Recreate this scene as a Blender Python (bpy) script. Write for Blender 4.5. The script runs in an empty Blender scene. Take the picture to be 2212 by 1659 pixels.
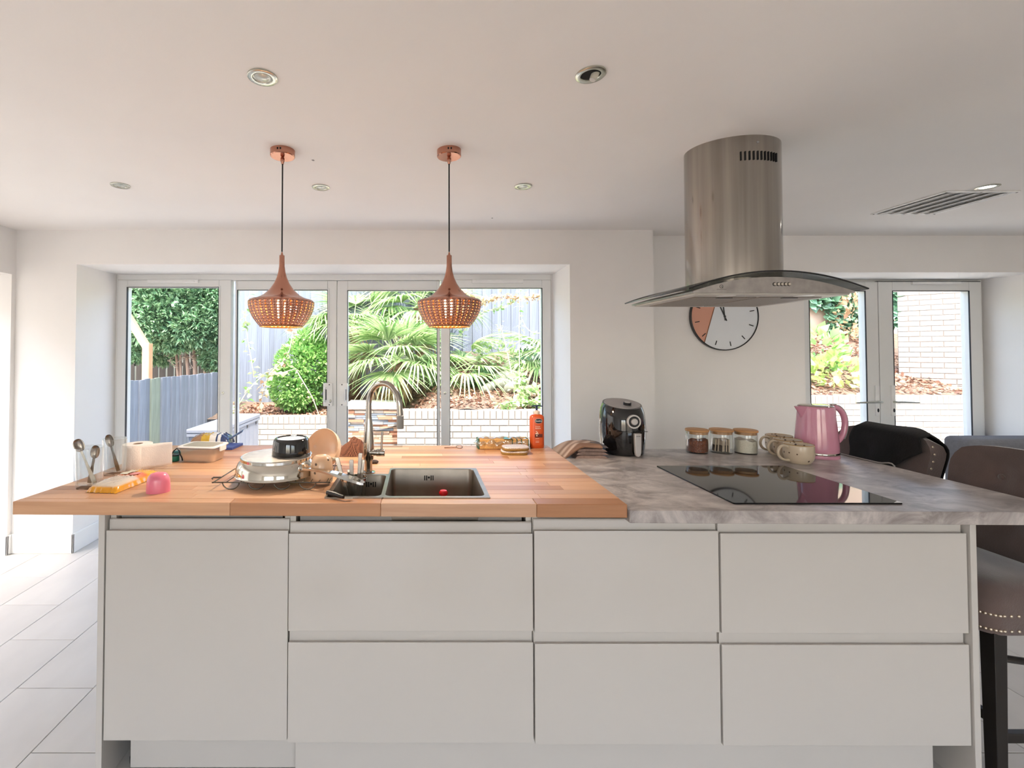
import bpy, math, random
from mathutils import Vector, Matrix
import numpy as np
random.seed(7); rng = np.random.default_rng(7)
PI = math.pi
scn = bpy.context.scene
C = scn.collection

# ------------------------------------------------------------------ camera
F, PX, ZC = 1000.0, 907.0, 1.411          # focal length and principal column in photo pixels, eye height
EPS = math.radians(1.2)                    # the camera looks very slightly upwards
PY = 760 - F*math.tan(EPS)
cd = bpy.data.cameras.new('camera'); cam = bpy.data.objects.new('camera', cd); C.objects.link(cam)
cam.location = (0, 0, ZC); cam.rotation_euler = (PI/2 + EPS, 0, 0)
cd.sensor_fit = 'HORIZONTAL'; cd.sensor_width = 36; cd.lens = 36*F/2212
cd.shift_x = (1106-PX)/2212; cd.shift_y = -(829.5-PY)/2212
cd.clip_start = 0.05; cd.clip_end = 200
scn.camera = cam
def ray(px, py):
    u = (px-PX)/F; v = (PY-py)/F
    return (u, math.cos(EPS)-v*math.sin(EPS), math.sin(EPS)+v*math.cos(EPS))
def on_z(px, py, z):
    d = ray(px, py); t = (z-ZC)/d[2]; return Vector((d[0]*t, d[1]*t, z))
def on_y(px, py, y):
    d = ray(px, py); t = y/d[1]; return Vector((d[0]*t, y, ZC+d[2]*t))

# ------------------------------------------------------------------ world, sun, daylight, exposure
w = bpy.data.worlds.new('sky'); scn.world = w; w.use_nodes = True
nt = w.node_tree; bg = nt.nodes['Background']
sky = nt.nodes.new('ShaderNodeTexSky'); sky.sky_type = 'NISHITA'; sky.sun_disc = False
sky.sun_elevation = math.radians(56); sky.sun_rotation = math.radians(215)
sky.air_density = 1.0; sky.dust_density = 3.0; sky.ozone_density = 0.6
nt.links.new(sky.outputs[0], bg.inputs[0]); bg.inputs[1].default_value = 0.55
sl = bpy.data.lights.new('sun', 'SUN'); sl.energy = 4.5; sl.angle = math.radians(1.0); sl.color = (1, .96, .88)
so = bpy.data.objects.new('sun', sl); C.objects.link(so)
so.rotation_euler = Vector((-.22, .36, -.92)).to_track_quat('-Z', 'Y').to_euler()
def area_lamp(name, loc, target, sx, sy, power, col=(1, .98, .95)):
    l = bpy.data.lights.new(name, 'AREA'); l.shape = 'RECTANGLE'; l.size = sx; l.size_y = sy; l.energy = power; l.color = col
    o = bpy.data.objects.new(name, l); C.objects.link(o); o.location = loc
    o.rotation_euler = (Vector(target)-Vector(loc)).to_track_quat('-Z', 'Y').to_euler(); return o
# added fill lamps at invented rear windows; side lamp for left opening's daylight
area_lamp('fill_rear_west', (-1.0, -3.75, 1.15), (-1.0, 0, 1.15), 2.4, 1.9, 11, (1, .95, .91))
area_lamp('fill_rear_east', (2.2, -3.75, 1.15), (2.2, 0, 1.15), 2.4, 1.9, 5, (1, .95, .91))
area_lamp('daylight_side', (-4.4, 1.6, 1.25), (0, 1.6, 1.1), 2.8, 2.0, 8, (1, .97, .93))
scn.view_settings.view_transform = 'Standard'; scn.view_settings.look = 'None'
scn.view_settings.exposure = 1.13; scn.view_settings.gamma = 1.0; scn.view_settings.use_curve_mapping = False

# ------------------------------------------------------------------ helpers
class MB:
    """collects vertices and faces of one mesh"""
    def __init__(s): s.v = []; s.f = []
    def add(s, vs, fs):
        o = len(s.v); s.v += [tuple(p) for p in vs]; s.f += [tuple(i+o for i in f) for f in fs]; return s
    def box(s, x0, x1, y0, y1, z0, z1):
        vs = [(x, y, z) for z in (z0, z1) for y in (y0, y1) for x in (x0, x1)]
        return s.add(vs, [(0,2,3,1), (4,5,7,6), (0,1,5,4), (2,6,7,3), (0,4,6,2), (1,3,7,5)])
    def prism(s, pts, z0, z1):
        n = len(pts)
        vs = [(x, y, z0) for x, y in pts] + [(x, y, z1) for x, y in pts]
        return s.add(vs, [tuple(reversed(range(n))), tuple(range(n, 2*n))] + [(i, (i+1) % n, n+(i+1) % n, n+i) for i in range(n)])
    def prism_y(s, pts, y0, y1):
        n = len(pts)
        vs = [(x, y0, z) for x, z in pts] + [(x, y1, z) for x, z in pts]
        return s.add(vs, [tuple(range(n)), tuple(reversed(range(n, 2*n)))] + [(i, n+i, n+(i+1) % n, (i+1) % n) for i in range(n)])
    def lathe(s, prof, n=32, c=(0, 0, 0), M=None, sx=1, sy=1):
        vs = []; fs = []; rows = []
        for r, z in prof:
            if r < 1e-6: rows.append([len(vs)]); vs.append((0, 0, z))
            else:
                rows.append(list(range(len(vs), len(vs)+n)))
                vs += [(r*math.cos(2*PI*i/n)*sx, r*math.sin(2*PI*i/n)*sy, z) for i in range(n)]
        for a, b in zip(rows, rows[1:]):
            for i in range(n):
                j = (i+1) % n
                if len(a) == 1 and len(b) == 1: continue
                if len(a) == 1: fs.append((a[0], b[j], b[i]))
                elif len(b) == 1: fs.append((a[i], a[j], b[0]))
                else: fs.append((a[i], a[j], b[j], b[i]))
        if M is not None: vs = [tuple(M @ Vector(p)) for p in vs]
        vs = [(p[0]+c[0], p[1]+c[1], p[2]+c[2]) for p in vs]
        return s.add(vs, fs)
    def tube(s, pts, r, n=8, closed=False, flat=1.0):
        pts = [Vector(p) for p in pts]; m = len(pts)
        rr = r if isinstance(r, (list, tuple)) else [r]*m
        vs = []; fs = []; up = None
        for i, p in enumerate(pts):
            if closed: t = pts[(i+1) % m]-pts[i-1]
            else: t = pts[min(i+1, m-1)]-pts[max(i-1, 0)]
            t.normalize()
            if up is None:
                up = Vector((0, 0, 1)) if abs(t.z) < .9 else Vector((1, 0, 0))
            a = t.cross(up)
            if a.length < 1e-4: a = t.cross(Vector((0, 1, 0)))
            a.normalize(); b = a.cross(t); b.normalize(); up = b
            for k in range(n):
                q = 2*PI*k/n
                vs.append(p + a*math.cos(q)*rr[i] + b*math.sin(q)*rr[i]*flat)
        for i in range(m if closed else m-1):
            j = (i+1) % m
            for k in range(n):
                l = (k+1) % n; fs.append((i*n+k, j*n+k, j*n+l, i*n+l))
        if not closed:
            fs.append(tuple(reversed(range(n)))); fs.append(tuple(range((m-1)*n, m*n)))
        return s.add(vs, [tuple(reversed(f)) for f in fs])
    def grid(s, fn, nu, nv):
        vs = [fn(i/nu, j/nv) for j in range(nv+1) for i in range(nu+1)]
        return s.add(vs, [(j*(nu+1)+i, j*(nu+1)+i+1, (j+1)*(nu+1)+i+1, (j+1)*(nu+1)+i) for j in range(nv) for i in range(nu)])
    def ell(s, c, rx, ry, rz, n=16, m=10, e=1.0):
        def sp(a, k): return math.copysign(abs(a)**k, a)
        prof = [(0, 0)]
        vs = []; fs = []
        for j in range(m+1):
            ph = -PI/2+PI*j/m
            for i in range(n):
                th = 2*PI*i/n
                vs.append((c[0]+rx*sp(math.cos(ph), e)*sp(math.cos(th), e), c[1]+ry*sp(math.cos(ph), e)*sp(math.sin(th), e), c[2]+rz*sp(math.sin(ph), e)))
        for j in range(m):
            for i in range(n):
                k = (i+1) % n; fs.append((j*n+i, j*n+k, (j+1)*n+k, (j+1)*n+i))
        return s.add(vs, fs)
    def xf(s, M):
        s.v = [tuple(M @ Vector(p)) for p in s.v]; return s
    def mesh(s, name, m=None, smooth=0):
        me = bpy.data.meshes.new(name); me.from_pydata(s.v, [], s.f); me.update()
        if m: me.materials.append(m)
        if smooth:
            me.polygons.foreach_set('use_smooth', [True]*len(me.polygons))
            if smooth < 180: me.set_sharp_from_angle(angle=math.radians(smooth))
        return me
    def build(s, name, m, parent=None, smooth=0, bevel=0, loc=None, rot=None, seg=2):
        return link(name, s.mesh(name, m, smooth), parent, bevel, loc, rot, seg)
def link(name, me, parent=None, bevel=0, loc=None, rot=None, seg=2):
    o = bpy.data.objects.new(name, me); C.objects.link(o)
    if parent: o.parent = parent
    if loc is not None: o.location = loc
    if rot is not None: o.rotation_euler = rot
    if bevel:
        b = o.modifiers.new('bevel', 'BEVEL'); b.width = bevel; b.segments = seg; b.limit_method = 'ANGLE'; b.angle_limit = math.radians(40)
    return o
def tag(o, label, cat, group=None, kind=None):
    if label: o['label'] = label
    if cat: o['category'] = cat
    if group: o['group'] = group
    if kind: o['kind'] = kind
    return o
def thing(name, label, cat, loc=(0, 0, 0), rz=0, group=None):
    o = bpy.data.objects.new(name, None); C.objects.link(o); o.location = loc; o.rotation_euler = (0, 0, rz)
    o.empty_display_size = .05
    return tag(o, label, cat, group)
def struct(o): o['kind'] = 'structure'; return o
def dup(o, loc=None, rot=None, label=None, parent=None):
    c = o.copy(); C.objects.link(c)
    if parent: c.parent = parent
    if loc is not None: c.location = loc
    if rot is not None: c.rotation_euler = rot
    if label: c['label'] = label
    for ch in [q for q in o.children]: dup(ch, parent=c)
    return c
def B(*a): return MB().box(*a)
def rrect(x0, x1, y0, y1, r, n=5):
    out = []
    for cx, cy, a in ((x1-r, y0+r, -90), (x1-r, y1-r, 0), (x0+r, y1-r, 90), (x0+r, y0+r, 180)):
        for i in range(n+1):
            t = math.radians(a+90*i/n); out.append((cx+r*math.cos(t), cy+r*math.sin(t)))
    return out
def text(name, s, size, m, parent, loc, rot, ext=.0003, align='CENTER'):
    cu = bpy.data.curves.new(name, 'FONT'); cu.body = s; cu.size = size; cu.extrude = ext; cu.align_x = align; cu.align_y = 'CENTER'
    t = bpy.data.objects.new('tmp_text', cu); C.objects.link(t)
    bpy.context.view_layer.update()
    me = bpy.data.meshes.new_from_object(t.evaluated_get(bpy.context.evaluated_depsgraph_get()))
    bpy.data.objects.remove(t); me.materials.clear(); me.materials.append(m)
    return link(name, me, parent, 0, loc, rot)

# ------------------------------------------------------------------ materials
def hexc(h):
    h = h.lstrip('#'); c = [int(h[i:i+2], 16)/255 for i in (0, 2, 4)]
    return tuple(x/12.92 if x <= .04045 else ((x+.055)/1.055)**2.4 for x in c)
def mat(name, col, rough=.5, metal=0, var=.06, scale=12, bump=0, bscale=None, stretch=(1, 1, 1), spec=.5, coat=0, sss=0,
        rand=0, col2=None, emit=None, es=0, aniso=0, detail=4, trans=0, sheen=0):
    m = bpy.data.materials.new(name); m.use_nodes = True; t = m.node_tree; N = t.nodes; L = t.links
    p = N['Principled BSDF']
    col = hexc(col) if isinstance(col, str) else col
    if col2 is None: c1 = tuple(max(0, c*(1-var)) for c in col); c2 = tuple(min(1, c*(1+var)) for c in col)
    else: c1 = col; c2 = hexc(col2) if isinstance(col2, str) else col2
    tc = N.new('ShaderNodeTexCoord'); mp = N.new('ShaderNodeMapping'); mp.inputs['Scale'].default_value = stretch
    L.new(tc.outputs['Object'], mp.inputs[0])
    nz = N.new('ShaderNodeTexNoise'); nz.inputs['Scale'].default_value = scale; nz.inputs['Detail'].default_value = detail
    L.new(mp.outputs[0], nz.inputs['Vector'])
    mx = N.new('ShaderNodeMix'); mx.data_type = 'RGBA'
    mx.inputs[6].default_value = (*c1, 1); mx.inputs[7].default_value = (*c2, 1)
    mr = N.new('ShaderNodeMapRange'); mr.inputs[1].default_value = .3; mr.inputs[2].default_value = .7
    L.new(nz.outputs[0], mr.inputs[0]); L.new(mr.outputs[0], mx.inputs[0])
    out = mx.outputs[2]
    if rand:
        oi = N.new('ShaderNodeObjectInfo'); hs = N.new('ShaderNodeHueSaturation')
        r2 = N.new('ShaderNodeMapRange'); r2.inputs[3].default_value = 1-rand; r2.inputs[4].default_value = 1+rand
        L.new(oi.outputs['Random'], r2.inputs[0]); L.new(r2.outputs[0], hs.inputs['Value']); L.new(out, hs.inputs['Color']); out = hs.outputs[0]
    L.new(out, p.inputs['Base Color'])
    p.inputs['Roughness'].default_value = rough; p.inputs['Metallic'].default_value = metal
    p.inputs['Specular IOR Level'].default_value = spec; p.inputs['Coat Weight'].default_value = coat
    p.inputs['Anisotropic'].default_value = aniso; p.inputs['Transmission Weight'].default_value = trans
    p.inputs['Sheen Weight'].default_value = sheen
    if sss: p.inputs['Subsurface Weight'].default_value = sss; p.inputs['Subsurface Radius'].default_value = (.02, .02, .02)
    if emit: p.inputs['Emission Color'].default_value = (*emit, 1); p.inputs['Emission Strength'].default_value = es
    if bump:
        bn = N.new('ShaderNodeBump'); bn.inputs['Strength'].default_value = bump; bn.inputs['Distance'].default_value = .01
        if bscale:
            n2 = N.new('ShaderNodeTexNoise'); n2.inputs['Scale'].default_value = bscale; L.new(mp.outputs[0], n2.inputs['Vector']); L.new(n2.outputs[0], bn.inputs['Height'])
        else: L.new(nz.outputs[0], bn.inputs['Height'])
        L.new(bn.outputs[0], p.inputs['Normal'])
    return m
def glassmat(name, tint=(1, 1, 1), refl=.6, rough=0.0, face=.04):
    """thin glass: what lies behind shows through, grazing views mirror"""
    m = bpy.data.materials.new(name); m.use_nodes = True; t = m.node_tree; N = t.nodes; L = t.links
    N.remove(N['Principled BSDF']); o = N['Material Output']
    tr = N.new('ShaderNodeBsdfTransparent'); tr.inputs[0].default_value = (*tint, 1)
    gl = N.new('ShaderNodeBsdfGlossy'); gl.inputs['Roughness'].default_value = rough
    lw = N.new('ShaderNodeLayerWeight'); lw.inputs[0].default_value = .35
    mr = N.new('ShaderNodeMapRange'); mr.inputs[3].default_value = face; mr.inputs[4].default_value = refl
    pw = N.new('ShaderNodeMath'); pw.operation = 'POWER'; pw.inputs[1].default_value = 2.5
    L.new(lw.outputs['Facing'], pw.inputs[0]); L.new(pw.outputs[0], mr.inputs[0])
    ms = N.new('ShaderNodeMixShader'); L.new(mr.outputs[0], ms.inputs[0]); L.new(tr.outputs[0], ms.inputs[1]); L.new(gl.outputs[0], ms.inputs[2])
    L.new(ms.outputs[0], o.inputs[0]); return m
def leafmat(name, c1, c2, scale=3, trans=.35, rough=.45):
    m = bpy.data.materials.new(name); m.use_nodes = True; t = m.node_tree; N = t.nodes; L = t.links
    p = N['Principled BSDF']; o = N['Material Output']
    g = N.new('ShaderNodeNewGeometry'); mx = N.new('ShaderNodeMix'); mx.data_type = 'RGBA'
    mx.inputs[6].default_value = (*hexc(c1), 1); mx.inputs[7].default_value = (*hexc(c2), 1)
    L.new(g.outputs['Random Per Island'], mx.inputs[0]); L.new(mx.outputs[2], p.inputs['Base Color'])
    p.inputs['Roughness'].default_value = rough
    tl = N.new('ShaderNodeBsdfTranslucent'); L.new(mx.outputs[2], tl.inputs[0])
    ms = N.new('ShaderNodeMixShader'); ms.inputs[0].default_value = trans
    L.new(p.outputs[0], ms.inputs[1]); L.new(tl.outputs[0], ms.inputs[2]); L.new(ms.outputs[0], o.inputs[0]); return m
M = {}
M['wall'] = mat('painted_wall', '#f3f0ec', .75, var=.015, scale=3, bump=.03, bscale=180)
M['ceil'] = mat('painted_ceiling', '#f4f0eb', .8, var=.015, scale=2, bump=.02, bscale=150)
M['trim'] = mat('white_gloss_trim', '#f2f1ee', .35, var=.01)
M['upvc'] = mat('white_plastic_frame', '#e9e9e6', .3, var=.012, scale=4)
M['gasket'] = mat('dark_gasket', '#2a2c33', .6)
M['pane'] = glassmat('window_glass', (.98, .99, .985), .35, 0, .006)
M['tile'] = mat('pale_stone_tile', '#c9c5bf', .38, var=.06, scale=5, bump=.05, bscale=30, rand=.05, detail=8, stretch=(1, .5, 1))
M['grout'] = mat('grout', '#a39d94', .8)
M['gloss'] = mat('white_gloss_door', '#c3beb8', .16, var=.008, scale=2, coat=.3)  # unseen yard, invented for the light at the left opening
M['gloss_edge'] = mat('cream_carcass', '#c3beb6', .4, var=.01)  # unseen wall added to block low sky light at the left opening
M['carcass'] = mat('grey_carcass', '#8e8b88', .6)
M['steel'] = mat('brushed_steel', '#a8a29a', .13, 1, var=.2, scale=3, stretch=(9, 9, .25))
M['steel_sat'] = mat('satin_steel', '#8f867c', .38, 1, var=.12, scale=14)
M['chrome'] = mat('polished_steel', '#d2cdc2', .07, 1, var=.03)
M['copper'] = mat('rose_copper', '#bd8a76', .14, 1, var=.05, scale=8)
M['copper_in'] = mat('gold_inside', '#f2c37a', .3, 1, var=.02)
M['black'] = mat('black_plastic', '#101013', .35)
M['blackgl'] = mat('black_gloss', '#0b0a0c', .06, coat=.6)
M['dark'] = mat('dark_void', '#08080a', .8)
M['white'] = mat('white_plastic', '#f0efec', .35)
M['nickel'] = mat('satin_nickel', '#c9c9bd', .25, 1, var=.05)
# ------------------------------------------------------------------ room shell
H = 2.278; YB = 3.28; YB2 = 3.44; XL = -2.87; XR = 5.0; YR = -3.6; T = .57
# floor: grout bed and large rectangular tiles, half bond, long side running towards the garden
fl = struct(B(XL-.9, XR, YR, 3.95, -.12, -.004).build('floor', M['grout']))
TW, TL = .32, .64; g = .003
me_tile = B(-TW/2+g/2, TW/2-g/2, -TL/2+g/2, TL/2-g/2, -.006, 0).mesh('tile', M['tile'])
ix = 0; x = -1.371 - 6*TW
while x < XR:
    y = 1.66 - (ix % 2)*.327 - 8*TL
    while y < 3.7:
        cx, cy = x+TW/2, y+TL/2
        vis = (cx < -.7 and cy > -.2 and cx > -3.6) or (cx > 1.5 and cy > .4)
        if cx+TW/2 < XR and cy-TL/2 > YR and cy < 3.75 and (vis or cy > .3):
            link('tile', me_tile, fl, .0012, (cx, cy, 0), seg=1)
        y += TL
    x += TW; ix += 1
rear = B(XL-.6, XR, YR, .1, -.005, -.0005)
rear.build('tile_field', M['tile'], fl)['kind'] = 'stuff'
struct(B(XL-.9, XR+.3, YR-.3, 4.0, H, H+.2).build('ceiling', M['ceil']))
# back wall with the patio-door opening
OX0, OX1, OZ = -2.44, 1.066, 2.033; XS = 1.66
wb = B(XL-.9, OX0, YB, YB+T, 0, H).box(OX1, XS, YB, YB+T, 0, H).box(OX0, OX1, YB, YB+T, OZ, H)
struct(wb.build('wall_back', M['wall']))
DX0, DX1, DZ = 2.86, 4.63, 2.004
wb = B(XS, DX0, YB2, YB+T, 0, H).box(DX1, XR, YB2, YB+T, 0, H).box(DX0, DX1, YB2, YB+T, DZ, H)
struct(wb.build('wall_back_recessed', M['wall']))
# left wall with a wide opening, right wall, wall behind the camera with two openings invented for light
struct(B(XL-.5, XL, 3.245, YB, 0, H).box(XL-.5, XL, .6, 3.245, 1.957, H).box(XL-.5, XL, YR, .6, 0, H).build('wall_left', M['wall']))
struct(B(XR, XR+.3, YR, YB+T, 0, H).build('wall_right', M['wall']))
wr = B(XL-.5, -2.2, YR-.3, YR, 0, H).box(.2, 1.0, YR-.3, YR, 0, H).box(3.4, XR+.3, YR-.3, YR, 0, H)
for a, b in ((-2.2, .2), (1.0, 3.4)): wr.box(a, b, YR-.3, YR, 0, .2).box(a, b, YR-.3, YR, 2.1, H)
struct(wr.build('wall_rear', M['wall']))
for k, (a, b) in enumerate(((-2.2, .2), (1.0, 3.4))):
    fr_ = MB()
    for x0, x1 in ((a, a+.06), ((a+b)/2-.04, (a+b)/2+.04), (b-.06, b)): fr_.box(x0, x1, YR-.2, YR-.13, .2, 2.1)
    fr_.box(a, b, YR-.2, YR-.13, .2, .27).box(a, b, YR-.2, YR-.13, 2.03, 2.1)
    struct(fr_.build('window_%d' % (k+1), M['upvc'], bevel=.003))  # unseen rear windows, invented to light the room
# skirting
bh, bt = .135, .014
bb = B(XL, OX0+bt, YB-bt, YB, 0, bh).box(OX0, OX0+bt, YB-bt, YB+.40, 0, bh)
struct(bb.build('baseboard_back', M['trim'], bevel=.004))
struct(B(XL-.5, XL+bt, 3.245-bt, 3.245, 0, bh).box(XL, XL+bt, 3.245-bt, YB-bt, 0, bh).build('baseboard_left', M['trim'], bevel=.004))
struct(B(XS+.01, DX0, YB2-bt, YB2, 0, bh).box(DX1, XR, YB2-bt, YB2, 0, bh).build('baseboard_right', M['trim'], bevel=.004))
# small chips on the ceiling and on the wall
for k, (px, py) in enumerate(((676, 346), (1063, 471))):
    p = on_z(px, py, H)
    o = MB().prism([(-.006, -.004), (.004, -.007), (.007, .003), (-.001, .008)], -.0012, 0).build('plaster_chip', M['carcass'], loc=p)
    struct(o)

# ---- sliding patio doors (four panels) in the back wall
def frame_rect(mb, x0, x1, z0, z1, t, y0, y1, tb=None, tl=None, tr=None):
    tl = tl or t; tr = tr or t; tb = tb or t
    mb.box(x0, x0+tl, y0, y1, z0, z1).box(x1-tr, x1, y0, y1, z0, z1).box(x0+tl, x1-tr, y0, y1, z1-t, z1).box(x0+tl, x1-tr, y0, y1, z0, z0+tb)
    return mb
YD = 3.70
d1 = struct(frame_rect(MB(), OX0, OX1, -.004, OZ, .045, YD+.01, YD+.12, .03, .012, .012).build('door_1', M['upvc'], bevel=.003))
def X(px, y=YD): return (px-PX)*y/F*.999
def Zt(py, y=YD): return ZC-(py-760)*y/F
def leaf(x0, x1, y, gx0, gx1, gz1, ztop, name):
    p = frame_rect(MB(), x0, x1, .03, ztop, ztop-gz1, y, y+.06, .11, gx0-x0, x1-gx1).build(name, M['upvc'], d1, bevel=.004)
    b = frame_rect(MB(), gx0-.012, gx1+.012, .128, gz1+.012, .013, y-.006, y+.01).build('glazing_bead', M['upvc'], p, bevel=.003)
    frame_rect(MB(), gx0-.002, gx1+.002, .138, gz1+.002, .004, y-.0065, y+.012).build('gasket', M['gasket'], p)
    B(gx0-.01, gx1+.01, y+.026, y+.032, .13, gz1+.01).build('pane', M['pane'], p)
    return p
zt = OZ-.046
p1 = leaf(OX0+.014, X(497), YD+.005, X(272), X(471), Zt(620), zt, 'fixed_panel')
p4 = leaf(X(953), OX1-.014, YD+.005, X(972), X(1172), Zt(622), zt, 'fixed_panel')
p2 = leaf(X(503), X(725.2), YD+.035, X(508), X(705), Zt(625), zt, 'sliding_panel')
p3 = leaf(X(726), X(951), YD+.035, X(749), X(944.5), Zt(626), zt, 'sliding_panel')
for (a, b, pp) in ((317, 427, p1), (1020, 1131, p4)):
    v = B(X(a), X(b), YD-.008, YD+.006, Zt(611), Zt(604)).build('trickle_vent', M['white'], pp, bevel=.002)
    B(X(a)+.03, X(b)-.03, YD-.013, YD-.007, Zt(609), Zt(606.5)).build('vent_flap', M['trim'], v, bevel=.001)
for px, pp in ((481, p1), (961.5, p4)):
    MB().lathe([(0, 0), (.011, 0), (.011, .004), (.005, .005), (0, .003)], 14, M=Matrix.Rotation(PI/2, 4, 'X')).build('lock', M['nickel'], pp, loc=(X(px), YD+.006, Zt(849)))
for (a, b, pp, sgn) in ((697, 717, p2, -1), (732, 750, p3, 1)):
    z0, z1 = Zt(878), Zt(828)
    h = B(X(a), X(b), YD+.022, YD+.036, z0, z1).build('handle', M['white'], pp, bevel=.003)
    xm = X(a)+.018 if sgn < 0 else X(b)-.018
    MB().tube([(xm, YD+.03, z0+.035), (xm, YD-.012, z0+.045), (xm, YD-.012, z1-.045), (xm, YD+.03, z1-.035)], .007, 8).build('grip', M['white'], h, smooth=60)
    B(xm-.009, xm+.009, YD+.02, YD+.0235, z0+.05, z1-.05).build('grip_recess', M['carcass' if sgn > 0 else 'gasket'], h)
    for zz in (z0+.012, z1-.012):
        MB().ell(((X(a)+X(b))/2+.012*-sgn, YD+.021, zz), .005, .003, .005, 8, 6).build('screw', M['gasket'], h, smooth=180)
    if sgn < 0: MB().ell((X(b)-.016, YD+.02, z0+.04), .009, .006, .014, 10, 8).build('lock_cylinder', M['nickel'], h, smooth=180)

# ---- french doors in the recessed wall
YF = 3.80
d2 = struct(frame_rect(MB(), DX0, DX1, -.004, DZ, .05, YF+.005, YF+.075, .03, .05, .03).build('door_2', M['upvc'], bevel=.003))
def X2(px): return (px-PX)*YF/F*.999
def Z2(py): return ZC-(py-760)*YF/F
XM = X2(1895)
def fleaf(x0, x1, gx0, gx1):
    p = frame_rect(MB(), x0, x1, .03, Z2(609), Z2(609)-Z2(629), YF-.02, YF+.045, .12, gx0-x0, x1-gx1).build('door_leaf', M['upvc'], d2, bevel=.004)
    B(gx0-.01, gx1+.01, YF+.012, YF+.018, .13, Z2(629)+.01).build('pane', M['pane'], p)
    frame_rect(MB(), gx0-.003, gx1+.003, .148, Z2(629)+.003, .006, YF-.022, YF-.015).build('gasket', M['gasket'], p)
    return p
l1 = fleaf(DX0+.052, XM-.003, X2(1746), X2(1867)); l2 = fleaf(XM+.003, DX1-.034, X2(1926), X2(2091))
frame_rect(MB(), XM-.002, DX1-.030, .03, Z2(607.5), .005, YF-.012, YF+.03).build('seal', M['gasket'], d2)
B(X2(1966), X2(2070), YF-.036, YF-.018, Z2(615), Z2(609.5)).build('trickle_vent', M['white'], l2, bevel=.002)
for xc, pp, sg, px1 in ((X2(1887), l1, -1, 1832), (X2(1921), l2, 1, 1966)):
    pl = B(xc-.016, xc+.016, YF-.032, YF-.018, Z2(897), Z2(832)).build('handle_plate', M['white'], pp, bevel=.003)
    MB().tube([(xc, YF-.03, Z2(867)), (xc, YF-.065, Z2(867)), (xc+sg*.02, YF-.07, Z2(866.5)), (X2(px1), YF-.066, Z2(868))], [.009, .009, .009, .006], 8).build('lever', M['nickel'], pl, smooth=60)
    MB().ell((xc, YF-.033, Z2(885)), .008, .004, .016, 10, 8).build('keyhole', M['gasket'], pl, smooth=180)
# ------------------------------------------------------------------ kitchen island
ZW, ZG = .9266, .912
SX0, SXM0, SXM1, SX1 = -.314, -.127, -.117, .231       # small bowl | divider | main bowl
SY0, SY1, SYS = 1.541, 1.925, 1.832                       # front, back, back of the small bowl
def woodmat():
    m = bpy.data.materials.new('oiled_beech_stave'); m.use_nodes = True; t = m.node_tree; N = t.nodes; L = t.links; p = N['Principled BSDF']
    tc = N.new('ShaderNodeTexCoord'); oi = N.new('ShaderNodeObjectInfo')
    ad = N.new('ShaderNodeVectorMath'); ad.operation = 'ADD'
    cx = N.new('ShaderNodeCombineXYZ'); ml = N.new('ShaderNodeMath'); ml.operation = 'MULTIPLY'; ml.inputs[1].default_value = 37
    L.new(oi.outputs['Random'], ml.inputs[0]); L.new(ml.outputs[0], cx.inputs[0]); L.new(ml.outputs[0], cx.inputs[1])
    L.new(tc.outputs['Object'], ad.inputs[0]); L.new(cx.outputs[0], ad.inputs[1])
    mp = N.new('ShaderNodeMapping'); mp.inputs['Scale'].default_value = (2.5, 40, 40); L.new(ad.outputs[0], mp.inputs[0])
    nz = N.new('ShaderNodeTexNoise'); nz.inputs['Scale'].default_value = 1.6; nz.inputs['Detail'].default_value = 6; L.new(mp.outputs[0], nz.inputs[0])
    rp = N.new('ShaderNodeValToRGB'); e = rp.color_ramp.elements
    e[0].position = 0; e[0].color = (*hexc('#a97650'), 1); e[1].position = 1; e[1].color = (*hexc('#e6c5a4'), 1)
    for q, c in ((.3, '#c79672'), (.6, '#d6aa85'), (.85, '#b98d70')):
        k = e.new(q); k.color = (*hexc(c), 1)
    L.new(oi.outputs['Random'], rp.inputs[0])
    mx = N.new('ShaderNodeMix'); mx.data_type = 'RGBA'; mx.blend_type = 'MULTIPLY'
    r2 = N.new('ShaderNodeValToRGB'); r2.color_ramp.elements[0].color = (.80, .73, .69, 1); r2.color_ramp.elements[1].color = (1.0, 1.0, 1.0, 1)
    r2.color_ramp.elements[0].position = .25; r2.color_ramp.elements[1].position = .62
    L.new(nz.outputs[0], r2.inputs[0]); mx.inputs[0].default_value = .75; L.new(rp.outputs[0], mx.inputs[6]); L.new(r2.outputs[0], mx.inputs[7])
    L.new(mx.outputs[2], p.inputs['Base Color']); p.inputs['Roughness'].default_value = .36
    bn = N.new('ShaderNodeBump'); bn.inputs['Strength'].default_value = .04; bn.inputs['Distance'].default_value = .004; L.new(nz.outputs[0], bn.inputs['Height']); L.new(bn.outputs[0], p.inputs['Normal'])
    return m
M['stave'] = woodmat(); M['glue'] = mat('wood_core', '#7d5236', .6)
wt = thing('wooden_worktop', 'oiled beech block worktop around the double sink on the island', 'worktop')
def wl(y): return -1.318 + (y-1.5)*.10 if y < 1.8 else -1.288
def wr_(y): return .659
def wfront(x): return 1.508 - (x+1.32)*.0147
rows = [1.541, 1.5885, 1.637, 1.686, 1.735, 1.784, 1.832, 1.8785, 1.925, 1.973, 2.021, 2.069, 2.117, 2.165, 2.213, 2.262, 2.311, 2.36, 2.409]
ZB = ZW-.0425
def stave(x0f, x0b, x1f, x1b, y0f, y0b, y1, bev=.0006):
    MB().prism([(x0f, y0f), (x1f, y0b), (x1b, y1), (x0b, y1)], ZB, ZW).build('stave', M['stave'], wt, bevel=bev)
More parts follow.
